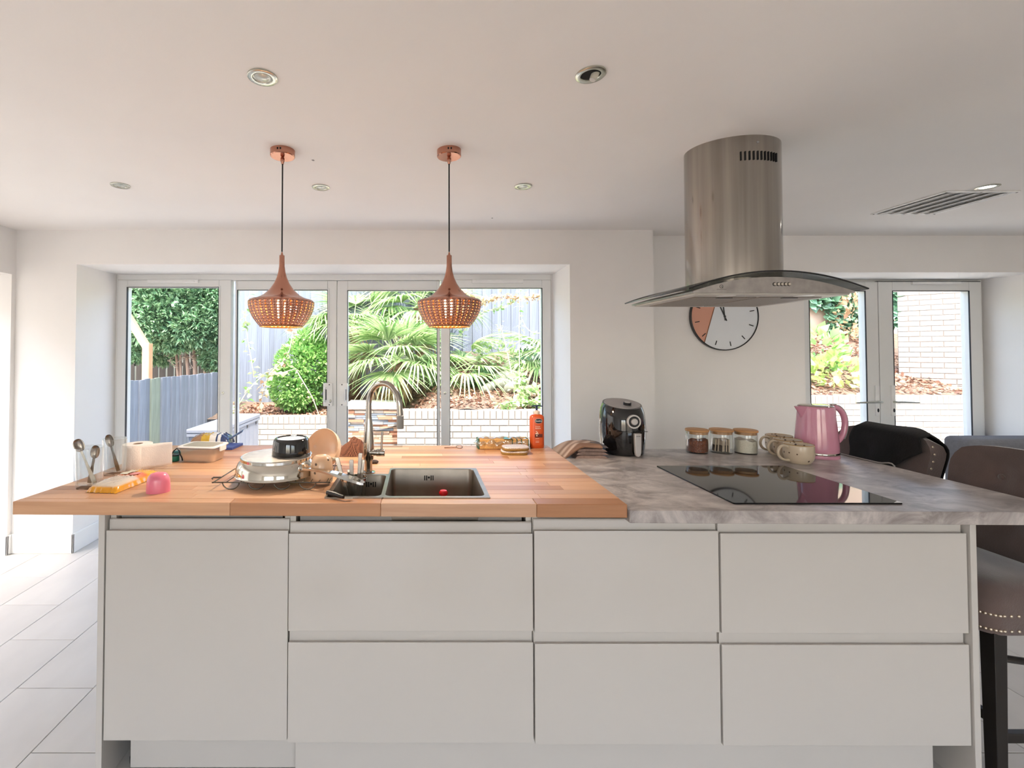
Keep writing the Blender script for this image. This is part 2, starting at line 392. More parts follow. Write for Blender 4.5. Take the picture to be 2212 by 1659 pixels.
# front stave row: few long blocks with a softened nose
xs = [wl(1.5), -.88+.27, -.125, .372, .659]
for a, b in zip(xs, xs[1:]): stave(a, a, b-.0004, b-.0004, wfront(a), wfront(b), 1.5405, .0025)
for a, b in zip(rows, rows[1:]):
    gap = .0035 if abs(a-1.925) < .001 else .0005
    spans = [(wl((a+b)/2), .659)]
    if a < SY1-.001:
        lo = SX0 if a < SYS-.001 else SXM1-.004
        spans = [(wl((a+b)/2), lo), (SX1, .659)]
    for s0, s1 in spans:
        x = s0; first = True
        while x < s1-.001:
            n = x + random.uniform(.16, .30) if first else x + random.uniform(.30, .62)
            first = False
            if s1-n < .12: n = s1
            e0 = wl(a) if x == s0 and s0 < -1 else x; e1 = wl(b) if x == s0 and s0 < -1 else x
            stave(e0, e1, n-.0005, n-.0005, a+(gap if gap > .001 else 0), a+(gap if gap > .001 else 0), b-.0004)
            x = n
# dark joint between the two boards
B(SX1, .658, 1.9235, 1.929, ZB, ZW-.006).build('board_joint', M['glue'], wt)
# grey laminate worktop
def laminate():
    m = bpy.data.materials.new('grey_concrete_laminate'); m.use_nodes = True; t = m.node_tree; N = t.nodes; L = t.links; p = N['Principled BSDF']
    tc = N.new('ShaderNodeTexCoord'); mp = N.new('ShaderNodeMapping'); mp.inputs['Scale'].default_value = (1, 1.4, 1); L.new(tc.outputs['Object'], mp.inputs[0])
    n1 = N.new('ShaderNodeTexNoise'); n1.inputs['Scale'].default_value = 8; n1.inputs['Detail'].default_value = 9; n1.inputs['Roughness'].default_value = .65; n1.inputs['Distortion'].default_value = .8
    L.new(mp.outputs[0], n1.inputs[0])
    rp = N.new('ShaderNodeValToRGB'); e = rp.color_ramp.elements
    e[0].position = .36; e[0].color = (*hexc('#877f7c'), 1); e[1].position = .66; e[1].color = (*hexc('#cbc3bd'), 1)
    k = e.new(.5); k.color = (*hexc('#aba3a0'), 1)
    L.new(n1.outputs[0], rp.inputs[0]); L.new(rp.outputs[0], p.inputs['Base Color'])
    p.inputs['Roughness'].default_value = .33
    bn = N.new('ShaderNodeBump'); bn.inputs['Strength'].default_value = .05; bn.inputs['Distance'].default_value = .004; L.new(n1.outputs[0], bn.inputs['Height']); L.new(bn.outputs[0], p.inputs['Normal'])
    return m
M['lam'] = laminate()
gt = MB().prism([(.6605, 1.468), (2.062, 1.449), (2.062, 2.395), (.6605, 2.395)], ZG-.041, ZG).build('laminate_worktop', M['lam'], bevel=.003)
tag(gt, 'grey concrete-look laminate worktop under the hob', 'worktop')
# ---- cabinets
UX = [-1.03, -.43, .37, .972, 1.772]
YFc = [1.530, 1.524, 1.517, 1.512]
def jfront(mb, x0, x1, y, z0, z1, grip=True):
    """handleless front: flat slab whose top edge is scooped to a recessed lip"""
    g = .002
    if grip:
        pts = [(y, z0), (y, z1-.034), (y+.003, z1-.0325), (y+.010, z1-.040), (y+.0155, z1-.034), (y+.0155, z1-.004), (y+.018, z1), (y+.022, z1), (y+.022, z0)]
    else: pts = [(y, z0), (y, z1), (y+.022, z1), (y+.022, z0)]
    n = len(pts)
    vs = [(x0+g, a, b) for a, b in pts]+[(x1-g, a, b) for a, b in pts]
    mb.add(vs, [tuple(range(n)), tuple(reversed(range(n, 2*n)))]+[(i, n+i, n+(i+1) % n, (i+1) % n) for i in range(n)])
    return mb
Z0c, Z1c, ZP = .147, .862, .147
labels = ['white gloss integrated dishwasher with one tall plain door under the wooden worktop',
          'wide white two-drawer unit below the sink', 'narrower white two-drawer unit under the seam of the two worktops',
          'wide white two-drawer unit below the black hob']
names = ['dishwasher', 'drawer_unit', 'drawer_unit', 'drawer_unit']; cats = ['dishwasher', 'cabinet', 'cabinet', 'cabinet']
for i in range(4):
    x0, x1, y = UX[i], UX[i+1], YFc[i]
    dz = (-.004, -.012, -.0, -.006)[i]
    u = thing(names[i], labels[i], cats[i], (0, 0, 0))
    top = ZB-.002 if i < 2 else ZG-.042
    c = B(x0+.001, x0+.019, y+.024, y+.60, .14, top).box(x1-.019, x1-.001, y+.024, y+.60, .14, top).box(x0+.02, x1-.02, y+.03, y+.60, .14, .158).box(x0+.019, x1-.019, y+.58, y+.60, .158, top-.15)
    if i != 1: c.box(x0+.019, x1-.019, y+.03, y+.08, top-.018, top)
    c.build('carcass', M['gloss_edge'], u)
    # rail that shows in the gap between front and worktop
    B(x0+.03, x1-.03, y+.034, y+.04, Z1c-.06, top-.002).build('top_rail', M['carcass'] if i < 2 else M['gloss_edge'], u)
    if i == 0: jfront(MB(), x0, x1, y, Z0c+.002, Z1c+dz).build('door', M['gloss'], u, bevel=.0008)
    else:
        zm = .5*(Z0c+Z1c)-.005
        for nme, a, b in (('drawer', Z0c, zm), ('drawer', zm+.004, Z1c+dz)):
            jfront(MB(), x0, x1, y, a, b).build(nme, M['gloss'], u, bevel=.0008)
    for lx in (x0+.05, x1-.05):
        for ly in (y+.10, y+.54): MB().lathe([(.02, 0), (.02, .02), (.012, .03), (.012, .12), (.02, .14), (0, .14)], 12, (lx, ly, 0)).build('foot', M['black'], u, smooth=50)
# end panels and plinths
for nm, lb, (a, b, c, d, e) in (('end_panel', 'white end panel closing the sink end of the island', (-1.052, -1.032, 1.528, 2.36, ZB-.0005)),
                            ('end_panel', 'white end panel closing the hob end of the island beside the bar stools', (1.774, 1.794, 1.505, 2.36, ZG-.0415))):
    tag(B(a, b, c, d, 0, e).build(nm, M['gloss'], bevel=.001), lb, 'panel', 'island end panels')
tag(B(-1.03, 1.772, 2.14, 2.158, 0, .866).build('back_panel', M['gloss']), 'white back panel along the far side of the island', 'panel')
tag(B(-.975, -.415, 1.588, 1.604, .012, .139).build('plinth', M['gloss'], bevel=.001), 'short separate white plinth board under the dishwasher door', 'plinth', 'island plinths')
tag(B(-.413, 1.70, 1.562, 1.58, 0, .139).build('plinth', M['gloss'], bevel=.001), 'long white plinth board under the drawer units', 'plinth', 'island plinths')

# ---- sink
sk = thing('kitchen_sink', 'brushed steel one and a half bowl sink set in the wooden worktop', 'sink')
zr = ZW+.0035; rw = .013
def bowl(name, x0, x1, y0, y1, depth):
    n = 5; prof = [(0, zr), (.0015, zr-.004), (.004, zr-depth*.5), (.006, zr-depth+.02), (.012, zr-depth+.006), (.026, zr-depth)]
    mb = MB(); rings = []
    for ins, z in prof:
        o = len(mb.v); ring = rrect(x0+ins, x1-ins, y0+ins, y1-ins, max(.018, .022), n); mb.v += [(a, b, z) for a, b in ring]; rings.append((o, len(ring)))
    for (a, k), (b, _) in zip(rings, rings[1:]): mb.f += [(a+i, b+i, b+(i+1) % k, a+(i+1) % k) for i in range(k)]
    mb.f.append(tuple(rings[-1][0]+i for i in range(rings[-1][1])))
    o = mb.build(name, M['steel_sat'], sk, smooth=40)
    cx, cy = (x0+x1)/2, (y0+y1)/2
    MB().lathe([(.042, .0005), (.042, .003), (.03, .004), (.028, -.004), (0, -.004)], 20, (cx, cy, zr-depth)).build('waste', M['chrome'], o, smooth=40)
    return o
mb_ = bowl('main_bowl', SXM1, SX1-rw, SY0+rw, SY1-rw, .18)
sb_ = bowl('small_bowl', SX0+rw, SXM0-.003, SY0+rw, SYS-rw, .135)
rim = MB()
def ringface(x0, x1, y0, y1, ox0, ox1, oy0, oy1):
    i = rrect(x0, x1, y0, y1, .022, 5); o = rrect(ox0, ox1, oy0, oy1, .004, 5); n = len(i)
    rim.add([(a, b, zr) for a, b in i]+[(a, b, zr) for a, b in o]+[(a, b, ZW-.001) for a, b in o],
            [(k, n+k, n+(k+1) % n, (k+1) % n) for k in range(n)]+[(n+k, 2*n+k, 2*n+(k+1) % n, n+(k+1) % n) for k in range(n)])
ringface(SXM1, SX1-rw, SY0+rw, SY1-rw, SXM1-.006, SX1+.002, SY0-.002, SY1+.002)
ringface(SX0+rw, SXM0-.003, SY0+rw, SYS-rw, SX0-.002, SXM1-.0055, SY0-.002, SYS+.002)
rim.build('rim', M['steel_sat'], sk)
for b_, xc, yb in ((mb_, (SXM1+SX1)/2-.02, SY1-rw-.0022), (sb_, (SX0+SXM0)/2+.03, SYS-rw-.0022)):
    for dx in (-.017, -.009, .009, .017):
        B(xc+dx-.0022, xc+dx+.0022, yb-.002, yb+.002, zr-.046, zr-.026).build('overflow_slot', M['dark'], b_, bevel=.001)
    MB().ell((xc, yb-.0008, zr-.034), .0045, .002, .0045, 10, 6).build('overflow_screw', M['dark'], b_, smooth=180)
# small red plastic knob standing in the main bowl
p = on_z(958, 1074, zr-.18); red = mat('red_plastic', '#d8121c', .25)
pr_ = MB().lathe([(0, 0), (.016, 0), (.017, .012), (.016, .085), (.015, .105), (.009, .112), (.009, .118), (.0155, .122), (.017, .130), (.012, .138), (0, .139)], 20)
tag(pr_.build('bottle_cap', red, smooth=50, loc=(.089, 1.76, zr-.18)), 'small red plastic cap with a waist standing in the main sink bowl', 'cap')

# ---- tap
tp = thing('kitchen_tap', 'tall brushed steel swan neck tap behind the sink', 'tap', (-.206, 1.868, ZW))
MB().lathe([(.027, 0), (.027, .004), (.0150, .006), (.0145, .045), (.021, .056), (.0225, .09), (.0215, .115), (.0165, .195), (.0128, .215), (.0128, .222), (0, .222)], 28).build('body', M['steel'], tp, smooth=40)
dirx = Vector((.80, -.60, 0)); R = .080
pts = [(0, 0, .215), (0, 0, .26)]+[tuple(dirx*(R-R*math.cos(a))+Vector((0, 0, .276+R*math.sin(a)*1.06))) for a in [PI*i/16 for i in range(0, 17)]]
e = Vector(pts[-1]); pts += [tuple(e+Vector((.002, -.001, -.03))), tuple(e+Vector((.003, -.002, -.055)))]
spo = MB().tube(pts, .0118, 16).build('spout', M['steel'], tp, smooth=60)
MB().lathe([(0, -.026), (.0125, -.026), (.0138, -.022), (.0138, .022), (.0112, .025)], 20, c=tuple(e+Vector((.003, -.002, -.058)))).build('nozzle', M['carcass'], spo, smooth=40)
MB().lathe([(.012, 0), (.012, .026), (.0145, .028), (.0145, .058), (.013, .060), (0, .060)], 20, M=Matrix.Rotation(PI/2, 4, 'Y')).build('mixer_valve', M['steel'], tp, smooth=40, loc=(.006, -.012, .082))
MB().tube([(.053, -.012, .09), (.054, -.012, .12), (.056, -.012, .165)], [.0042, .0042, .0046], 8).build('lever', M['steel'], tp, smooth=60)

# ---- hob
hb = thing('induction_hob', 'black glass induction hob let into the grey worktop', 'hob')
hx0, hx1, hy0, hy1 = 1.027, 1.582, 1.525, 2.022
MB().prism(rrect(hx0, hx1, hy0, hy1, .006, 3), ZG-.001, ZG+.005).build('glass_plate', mat('black_glass', '#141316', .04, var=.01, spec=.35), hb, bevel=.0012)
MB().prism([(hx1-.03, hy0+.001), (hx1-.001, hy0+.001), (hx1-.001, hy0+.02)], ZG+.0050, ZG+.0054).build('sticker', M['white'], hb)
# ------------------------------------------------------------------ extractor hood
hood = thing('extractor_hood', 'stainless island extractor with oval chimney and curved glass canopy above the hob', 'extractor hood', (1.326, 1.98, 1.632))
HB = 1.632
sm = M['steel']
# chimney: oval tube with a row of slots near the ceiling
chim = MB(); n = 56; ca, cb = .185, .150
slots = []
zt0, zt1 = H-HB-.105, H-HB-.062
rings = [.04, zt0, zt1, H-HB]
ang0 = math.radians(-98); 
vs = []
for z in rings: vs += [(ca*math.cos(2*PI*i/n), cb*math.sin(2*PI*i/n), z) for i in range(n)]
fs = [(j*n+i, j*n+(i+1) % n, (j+1)*n+(i+1) % n, (j+1)*n+i) for j in range(3) for i in range(n)]
chim.add(vs, fs); ch = chim.build('chimney', sm, hood, smooth=60, loc=(.016, 0, 0))
for k in range(11):
    a = math.radians(-108 + k*4.9)
    x, y = ca*math.cos(a), cb*math.sin(a); na = math.atan2(y/cb**2, x/ca**2)
    B(-.0025, .0025, -.003, .0012, zt0+.004, zt1-.004).build('vent_slot', M['dark'], ch, loc=(x, y, 0), rot=(0, 0, na+PI/2))
a = math.radians(-88); MB().ell((ca*math.cos(a), cb*math.sin(a), H-HB-.03), .005, .004, .005, 10, 6).build('screw', M['carcass'], ch, smooth=180)
# arched glass canopy
def arch(x, hw, rise): return rise*(1-(x/hw)**2)
GW = .331; gy0, gy1 = -.275, .262
def gl(u, v):
    x = -GW+2*GW*u; return (x, gy0+(gy1-gy0)*v, .010+arch(x, GW, .066))
gm = MB().grid(gl, 28, 2)
go = gm.build('canopy', glassmat('smoked_glass', (.50, .52, .52), .7, 0, .10), hood, smooth=180)
s_ = go.modifiers.new('thick', 'SOLIDIFY'); s_.thickness = .005; s_.offset = 1
def edge(f):
    return [(-GW+2*GW*i/28, f, .0125+arch(-GW+2*GW*i/28, GW, .066)) for i in range(29)]
for f in (gy0, gy1): MB().tube(edge(f), .0028, 6).build('canopy_edge', M['black'], go, smooth=180)
# steel body below the glass
BW = .304
pts = [(-BW, 0)]+[(-BW+2*BW*i/24, max(.004, arch(-BW+2*BW*i/24, GW, .064)-.004)) for i in range(25)]+[(BW, 0)]
body = MB().prism_y(pts, -.25, .25).build('body', mat('stained_steel', '#a8a39f', .38, .85, var=.22, scale=18, detail=7), hood, smooth=30)
for k in range(5):
    MB().lathe([(0, .004), (.0052, .004), (.006, .001), (.006, 0)], 12, M=Matrix.Rotation(PI/2, 4, 'X')).build('button', M['chrome'], body, smooth=50, loc=(.003+k*.0135, -.2502, .0325))
    MB().lathe([(0, .0008), (.0075, .0008), (.0075, 0)], 12, M=Matrix.Rotation(PI/2, 4, 'X')).build('button_ring', M['black'], body, loc=(.003+k*.0135, -.2502, .0325))
lg = MB().tube([(-.196+.006*math.cos(2*PI*i/16), -.2505, .024+.0065*math.sin(2*PI*i/16)) for i in range(16)], .0007, 5, closed=True)
lg.tube([(-.196, -.2505, .026), (-.194, -.2505, .021), (-.190, -.2505, .017)], .0007, 5); lg.box(-.214, -.178, -.251, -.25, .0125, .0135)
lg.build('emblem', M['black'], body)
# underside: frame, two filters, lamps
und = B(-BW+.01, BW-.01, -.24, .24, -.006, .002).build('underside', M['gloss_edge'], body, bevel=.002)
fm = mat('filter_mesh', '#8d8378', .5, .5, var=.2, scale=250)
for a, b in ((-.25, -.006), (.006, .25)):
    ff = B(a, b, -.17, .19, -.0085, -.005).build('grease_filter', fm, und, bevel=.002)
    B((a+b)/2-.03, (a+b)/2+.03, -.168, -.155, -.0105, -.008).build('filter_catch', M['black'], ff, bevel=.001)
for x in (-.15, .15):
    MB().lathe([(0, -.007), (.028, -.007), (.033, -.0062), (.033, -.005)], 20, c=(x, -.205, 0)).build('lamp', M['white'], und, smooth=40)

# ------------------------------------------------------------------ pendant lamps
def pendant(px, label):
    p = on_z(px, 325, H); x, y = p.x, p.y
    t = thing('pendant_lamp', label, 'pendant lamp', (x, y, H), group='copper pendant lamps over the island')
    MB().lathe([(0, 0), (.052, 0), (.052, -.026), (.049, -.029), (0, -.029)], 40).build('ceiling_rose', M['copper'], t, smooth=40)
    MB().lathe([(.004, -.028), (.009, -.034), (.009, -.045), (.0045, -.06), (0, -.06)], 16).build('cable_grip', M['copper'], t, smooth=60)
    for dx in (-.006, .006): B(dx-.003, dx+.003, -.0535, -.051, -.016, -.009).build('rose_screw', M['dark'], t)
    zb = on_y(px, 706, y).z - H; zc0 = on_y(px, 545, y).z - H; zs = on_y(px, 652, y).z-H
    MB().tube([(0, 0, -.055), (0, 0, zc0+.002)], .0032, 8).build('cable', M['black'], t, smooth=60)
    R0 = .137
    prof = [(.003, zc0), (.0055, zc0-.012), (.011, zc0-.014), (.0115, zc0-.06), (.015, zc0-.085), (.022, zc0-.11), (.033, zc0-.135), (.050, zc0-.16), (.075, zc0-.184), (.104, zc0-.20), (.128, zs+.008), (R0, zs)]
    up = MB().lathe(prof, 48).build('shade', M['copper'], t, smooth=70)
    # perforated bowl: a ring grid of cells, each with a round hole
    nc, nr = 34, 9; vs = []; fs = []; hgt = zs-zb
    def sp(u, v):
        q = v; r = R0 - (R0-.088)*(q**2.1); z = zs - hgt*q; a = 2*PI*u/nc
        return (r*math.cos(a), r*math.sin(a), z)
    for j in range(nr):
        for i in range(nc):
            v0, v1 = .03+.93*j/nr, .03+.93*(j+1)/nr; h = .34-.10*j/nr
            outer = [(0, 0), (.5, 0), (1, 0), (1, .5), (1, 1), (.5, 1), (0, 1), (0, .5)]
            inner = [(.5+h*.52*math.cos(a), .5+h*.92*math.sin(a)) for a in [math.radians(q) for q in (225, 270, 315, 0, 45, 90, 135, 180)]]
            o = len(vs)
            vs += [sp(i+a, v0+(v1-v0)*b) for a, b in outer+inner]
            fs += [(o+k, o+8+k, o+8+(k+1) % 8, o+(k+1) % 8) for k in range(8)]
    for (va, vb) in ((0, .03), (.96, 1.0)):
        for i in range(nc):
            o = len(vs); vs += [sp(i, va), sp(i+1, va), sp(i+1, vb), sp(i, vb)]; fs.append((o, o+3, o+2, o+1))
    pb = MB(); pb.add(vs, fs); bo = pb.build('perforated_bowl', M['copper'], up, smooth=180)
    so_ = bo.modifiers.new('thick', 'SOLIDIFY'); so_.thickness = .0012; so_.offset = -1
    bo.data.materials.append(M['copper_in']); so_.material_offset = 1
    MB().lathe([(.089, zb), (.090, zb-.001), (.088, zb-.002), (.0865, zb+.002)], 48).build('bottom_ring', M['copper_in'], up, smooth=180)
    MB().lathe([(0, zs+.07), (.016, zs+.068), (.016, zs+.015), (.012, zs+.008), (0, zs+.008)], 16).build('lamp_holder', M['white'], t, smooth=40)
    em = mat('warm_bulb', '#ffd9a0', .4, emit=(1, .72, .38), es=18)
    for k in range(3):
        a = 2*PI*k/3+.5
        MB().ell((.020*math.cos(a), .020*math.sin(a), zs-.03), .009, .009, .04, 12, 10).build('bulb_tube', em, t, smooth=180)
    l = bpy.data.lights.new('pendant_glow', 'SPOT'); l.energy = 9; l.spot_size = math.radians(150); l.spot_blend = .5; l.color = (1, .84, .66); l.shadow_soft_size = .05
    lo = bpy.data.objects.new('pendant_glow', l); C.objects.link(lo); lo.location = (x, y, H+zb+.012)
    return t
pendant(610.5, 'copper pendant lamp above the dish rack, perforated bowl glowing warm')
pendant(970, 'copper pendant lamp above the end of the sink worktop, perforated bowl glowing')

# ------------------------------------------------------------------ recessed ceiling lights
def downlight(px, py, label, state='off'):
    p = on_z(px, py, H)
    t = thing('downlight', label, 'ceiling light', p, group='recessed ceiling lights')
    MB().lathe([(.046, .0), (.046, -.004), (.043, -.006), (.031, -.005), (.029, -.002), (.029, 0)], 32).build('bezel', M['nickel'], t, smooth=40)
    if state == 'broken':
        MB().lathe([(.0292, 0), (.026, -.0015), (0, -.0018)], 24).build('opening', M['dark'], t)
        MB().lathe([(.010, -.012), (.0115, 0), (.0115, .016), (.0, .018)], 16, M=Matrix.Rotation(.45, 4, 'Y')).build('lamp_holder', mat('ceramic_holder', '#c9c2b2', .5), t, smooth=40, loc=(.009, -.004, -.010))
        MB().lathe([(0, -.0125), (.0098, -.0122)], 12, M=Matrix.Rotation(.45, 4, 'Y')).build('socket_face', M['gloss_edge'], t, loc=(.009, -.004, -.010))
    else:
        lens = M['lens'] if state == 'off' else M['lit']
        MB().lathe([(.0292, -.002), (.025, -.0005), (.024, -.003), (0, -.004)], 24).build('lens', lens, t, smooth=40)
        if state == 'off': MB().lathe([(.022, -.0035), (.014, -.0065), (0, -.0072)], 20).build('lamp_face', M['lens'], t, smooth=40)
    return t
M['lens'] = mat('frosted_lens', '#c6c9bf', .2, .3, spec=.8)
M['lit'] = mat('lit_lens', '#ffffff', .3, emit=(1, .93, .85), es=14)
downlight(567, 166, 'larger unlit nickel ceiling downlight with an intact frosted lens')
downlight(1276, 160, 'broken ceiling downlight, open with its lamp holder hanging askew', 'broken')
downlight(260, 400, 'small unlit ceiling downlight close to the left wall')
downlight(693, 404, 'small unlit ceiling downlight beside the lamp above the dish rack')
downlight(1130, 402, 'small unlit ceiling downlight between the second copper lamp and the extractor chimney')
t = downlight(2133, 403, 'lit ceiling downlight next to the slatted ceiling vent', 'on')
l = bpy.data.lights.new('downlight_glow', 'SPOT'); l.energy = 14; l.spot_size = 2.0; l.spot_blend = .8; l.color = (1, .9, .8); l.shadow_soft_size = .03
lo = bpy.data.objects.new('downlight_glow', l); C.objects.link(lo); lo.location = (t.location.x, t.location.y, H-.012)
# ---- ceiling vent
vt = thing('ceiling_vent', 'square white slatted air vent panel screwed to the ceiling', 'vent', (3.03, 2.68, H))
vw = .20; vl = .21
frame = MB()
for a in ((-vw, vw, -vl, -vl+.02), (-vw, vw, vl-.02, vl), (-vw, -vw+.02, -vl+.02, vl-.02), (vw-.02, vw, -vl+.02, vl-.02)): frame.box(*a, -.007, 0)
frame.build('frame', M['white'], vt, bevel=.002)
B(-vw+.02, vw-.02, -vl+.02, vl-.02, -.0015, -.0002).build('backing', M['white'], vt)
vm = mat('glossy_slat', '#eeeeef', .14, 0, var=.01, coat=.6)
for k in range(5):
    x = -vw+.05+k*.075
    B(-.03, .03, -vl+.02, vl-.02, -.001, .001).build('slat', vm, vt, loc=(x, 0, -.009), rot=(0, math.radians(-7), 0))
for x in (-vw+.01, 0, vw-.01):
    for y in (-vl+.01, vl-.01): MB().ell((x, y, -.0075), .005, .005, .002, 8, 6).build('screw', M['carcass'], vt, smooth=180)

# ------------------------------------------------------------------ wall clock
pc = on_y(1560.5, 684, YB2)
ck = thing('wall_clock', 'round white and salmon pink wall clock half hidden by the extractor', 'clock', (pc.x, YB2, pc.z))
RX = Matrix.Rotation(PI/2, 4, 'X')
MB().lathe([(0, 0), (.249, 0), (.252, .006), (.252, .028), (.246, .030), (.246, .022), (0, .022)], 64, M=RX).build('case', M['black'], ck, smooth=40)
cr = .245
def seg(name, m, a0, a1, y, rad=cr):
    n = 40; pts = [(rad*math.cos(a0+(a1-a0)*i/n), rad*math.sin(a0+(a1-a0)*i/n)) for i in range(n+1)]
    MB().prism_y(pts, y-.001, y).build(name, m, ck)
def dirang(px, py): q = on_y(px, py, YB2); return math.atan2(q.z-pc.z, q.x-pc.x)
A0 = dirang(1516.5, 741); A1 = dirang(1553, 612)
seg('white_face', mat('clock_white', '#e9edf0', .4, var=.01), A0-2*PI if A0 > 0 else A0, A1, -.0225)
seg('pink_face', mat('clock_pink', '#dca28a', .45, var=.02), A1, A0+2*PI, -.0225)
b0 = Vector((cr*math.cos(A0), 0, cr*math.sin(A0))); b1 = Vector((cr*math.cos(A1), 0, cr*math.sin(A1)))
MB().tube([(b0.x, -.024, b0.z), (b1.x, -.024, b1.z)], .003, 6).build('divider', mat('bronze_strip', '#8a5c3c', .4, .6), ck)
for k in range(12):
    a = math.radians(-90+11.4+30*k); ca_, sa_ = math.cos(a), math.sin(a)
    MB().tube([(ca_*.19, -.0245, sa_*.19), (ca_*.223, -.0245, sa_*.223)], .0035, 6).build('hour_mark', M['black'], ck)
for a, ln, tail in ((math.radians(114), .11, .035), (math.radians(97), .16, .03)):
    MB().tube([(-math.cos(a)*tail, -.026, -math.sin(a)*tail), (math.cos(a)*ln, -.026, math.sin(a)*ln)], .0042, 6).build('hand', M['black'], ck)
MB().lathe([(0, .032), (.007, .031), (.007, .022)], 14, M=RX).build('hub', M['black'], ck, smooth=50)
# ------------------------------------------------------------------ things on the wooden worktop
def PW(px, py): return on_z(px, py, ZW)
def PG(px, py): return on_z(px, py, ZG)
M['glass'] = glassmat('clear_glass', (.965, .975, .97), .9, 0, .07)
M['wire'] = mat('rack_wire', '#6d6862', .25, .9)
# ---- tumblers with ribs
def tumbler(px, py, r, h, label):
    p = PW(px, py)
    t = thing('glass_tumbler', label, 'glass', p, group='tumblers holding teaspoons')
    mb = MB(); n = 64
    prof = [(0, .0), (r*.88, 0), (r*.90, .004), (r, h*.97), (r*.995, h), (r*.96, h*.985), (r*.83, .014), (0, .010)]
    vs = []; rows_ = []
    for q, (rr, z) in enumerate(prof):
        if rr < 1e-6: rows_.append([len(vs)]); vs.append((0, 0, z)); continue
        rows_.append(list(range(len(vs), len(vs)+n)))
        for i in range(n):
            rib = 1 + (.035*math.cos(12*2*PI*i/n) if 1 < q < 4 else 0)
            vs.append((rr*rib*math.cos(2*PI*i/n), rr*rib*math.sin(2*PI*i/n), z))
    fs = []
    for a, b in zip(rows_, rows_[1:]):
        for i in range(n):
            j = (i+1) % n
            if len(a) == 1: fs.append((a[0], b[j], b[i]))
            elif len(b) == 1: fs.append((a[i], a[j], b[0]))
            else: fs.append((a[i], a[j], b[j], b[i]))
    mb.add(vs, fs); mb.build('cup', M['glass'], t, smooth=60)
    MB().lathe([(r*.93, h-.004), (r*1.005, h-.002), (r*1.0, h+.0015), (r*.95, h)], 40).build('lip', M['glass'], t, smooth=180)
    return p
g1 = tumbler(192, 1052, .043, .142, 'ribbed glass tumbler holding two teaspoons at the worktop corner')
g2 = tumbler(247, 1024, .041, .140, 'ribbed glass tumbler holding one teaspoon beside the paper roll')
def spoon(foot, head, face, label, sc=1.0):
    """teaspoon standing on its handle end, bowl up"""
    foot = Vector(foot); head = Vector(head); ax = (head-foot); ln = ax.length; ax.normalize()
    nrm = Vector(face); nrm = (nrm-ax*nrm.dot(ax)).normalized(); sd = ax.cross(nrm)
    mb = MB(); bl = .047*sc; bw = .0165*sc; hl = ln-bl
    prof = [(0, .0062, .0012), (.02, .0065, .0012), (.05, .0045, .0013), (hl*.7, .0028, .0016), (hl, .0032, .0014)]
    vs = []
    for d, w_, t_ in prof:
        for a, b in ((-w_, -t_), (w_, -t_), (w_, t_), (-w_, t_)): vs.append(foot+ax*d+sd*a+nrm*b)
    fs = [(k*4+i, k*4+(i+1) % 4, k*4+4+(i+1) % 4, k*4+4+i) for k in range(4) for i in range(4)]+[(3, 2, 1, 0), (16, 17, 18, 19)]
    mb.add(vs, fs)
    def bowl_(u, v):
        a = PI*u; d = hl+bl*(1-math.cos(a))/2; wd = bw*math.sin(a)**.75 if 0 < u < 1 else .0015
        c = (v-.5)*2; dep = .0075*sc*math.sin(a)*(1-c*c)
        return foot+ax*d+sd*(wd*c)-nrm*dep
    mb.grid(bowl_, 14, 8)
    o = mb.build('teaspoon', M['tspoon'], smooth=60, loc=foot)
    for v in o.data.vertices: v.co -= foot
    so = o.modifiers.new('thick', 'SOLIDIFY'); so.thickness = .0009
    tag(o, label, 'spoon', 'teaspoons in tumblers')
M['tspoon'] = mat('worn_steel_spoon', '#8f877f', .22, 1, var=.1, scale=30)
def inside(g, dx, dy, dz=.013): return (g.x+dx, g.y+dy, ZW+dz)
def hd(px, py, y): q = on_y(px, py, y); return q
spoon(inside(g1, .018, .004), hd(165, 949, g1.y-.012), (.6, -1, .1), 'teaspoon tipped towards the edge, bowl turned away from the others')
spoon(inside(g1, -.004, .008), hd(208, 962, g1.y+.010), (.1, -1, .2), 'shorter teaspoon sunk deeper in the corner tumbler')
spoon(inside(g2, .014, .002), hd(233, 939, g2.y-.004), (-.05, -1, .15), 'teaspoon with upright dark bowl in the tumbler beside the paper roll', 1.05)
# ---- paper roll
M['paper'] = mat('soft_paper', '#f1e8e0', .9, var=.02, scale=60, bump=.15, bscale=220)
p = PW(297, 1011); tr = thing('paper_roll', 'white paper roll standing with a loose sheet peeling away', 'paper roll', p)
MB().lathe([(.019, .0), (.054, 0), (.055, .002), (.055, .100), (.054, .102), (.020, .102), (.019, .100), (.019, 0)], 40).build('roll', M['paper'], tr, smooth=50)
MB().lathe([(.0185, .002), (.0185, .101), (.0175, .101), (.0175, .002)], 24).build('core', mat('card_core', '#a98f78', .9), tr, smooth=50)
def sheet(u, v):
    a = -PI/2-.35+.5*u if u < .3 else None
    if u < .35: an = -PI/2-.3+ .45*(u/.35); x, y = .0555*math.cos(an), .0555*math.sin(an)
    else:
        q = (u-.35)/.65; an = -PI/2+.15; x, y = .0555*math.cos(an)+.145*q, .0555*math.sin(an)+.012*q+.03*math.sin(q*2.2)
    top = .100+ .012*max(0, (u-.35))*1.5; bot = .001+.028*max(0, (u-.4))*max(0, u-.4)*2
    return (x, y, bot+(top-bot)*v)
sh = MB().grid(sheet, 30, 8).build('loose_sheet', M['paper'], tr, smooth=180); q = sh.modifiers.new('thick', 'SOLIDIFY'); q.thickness = .0008
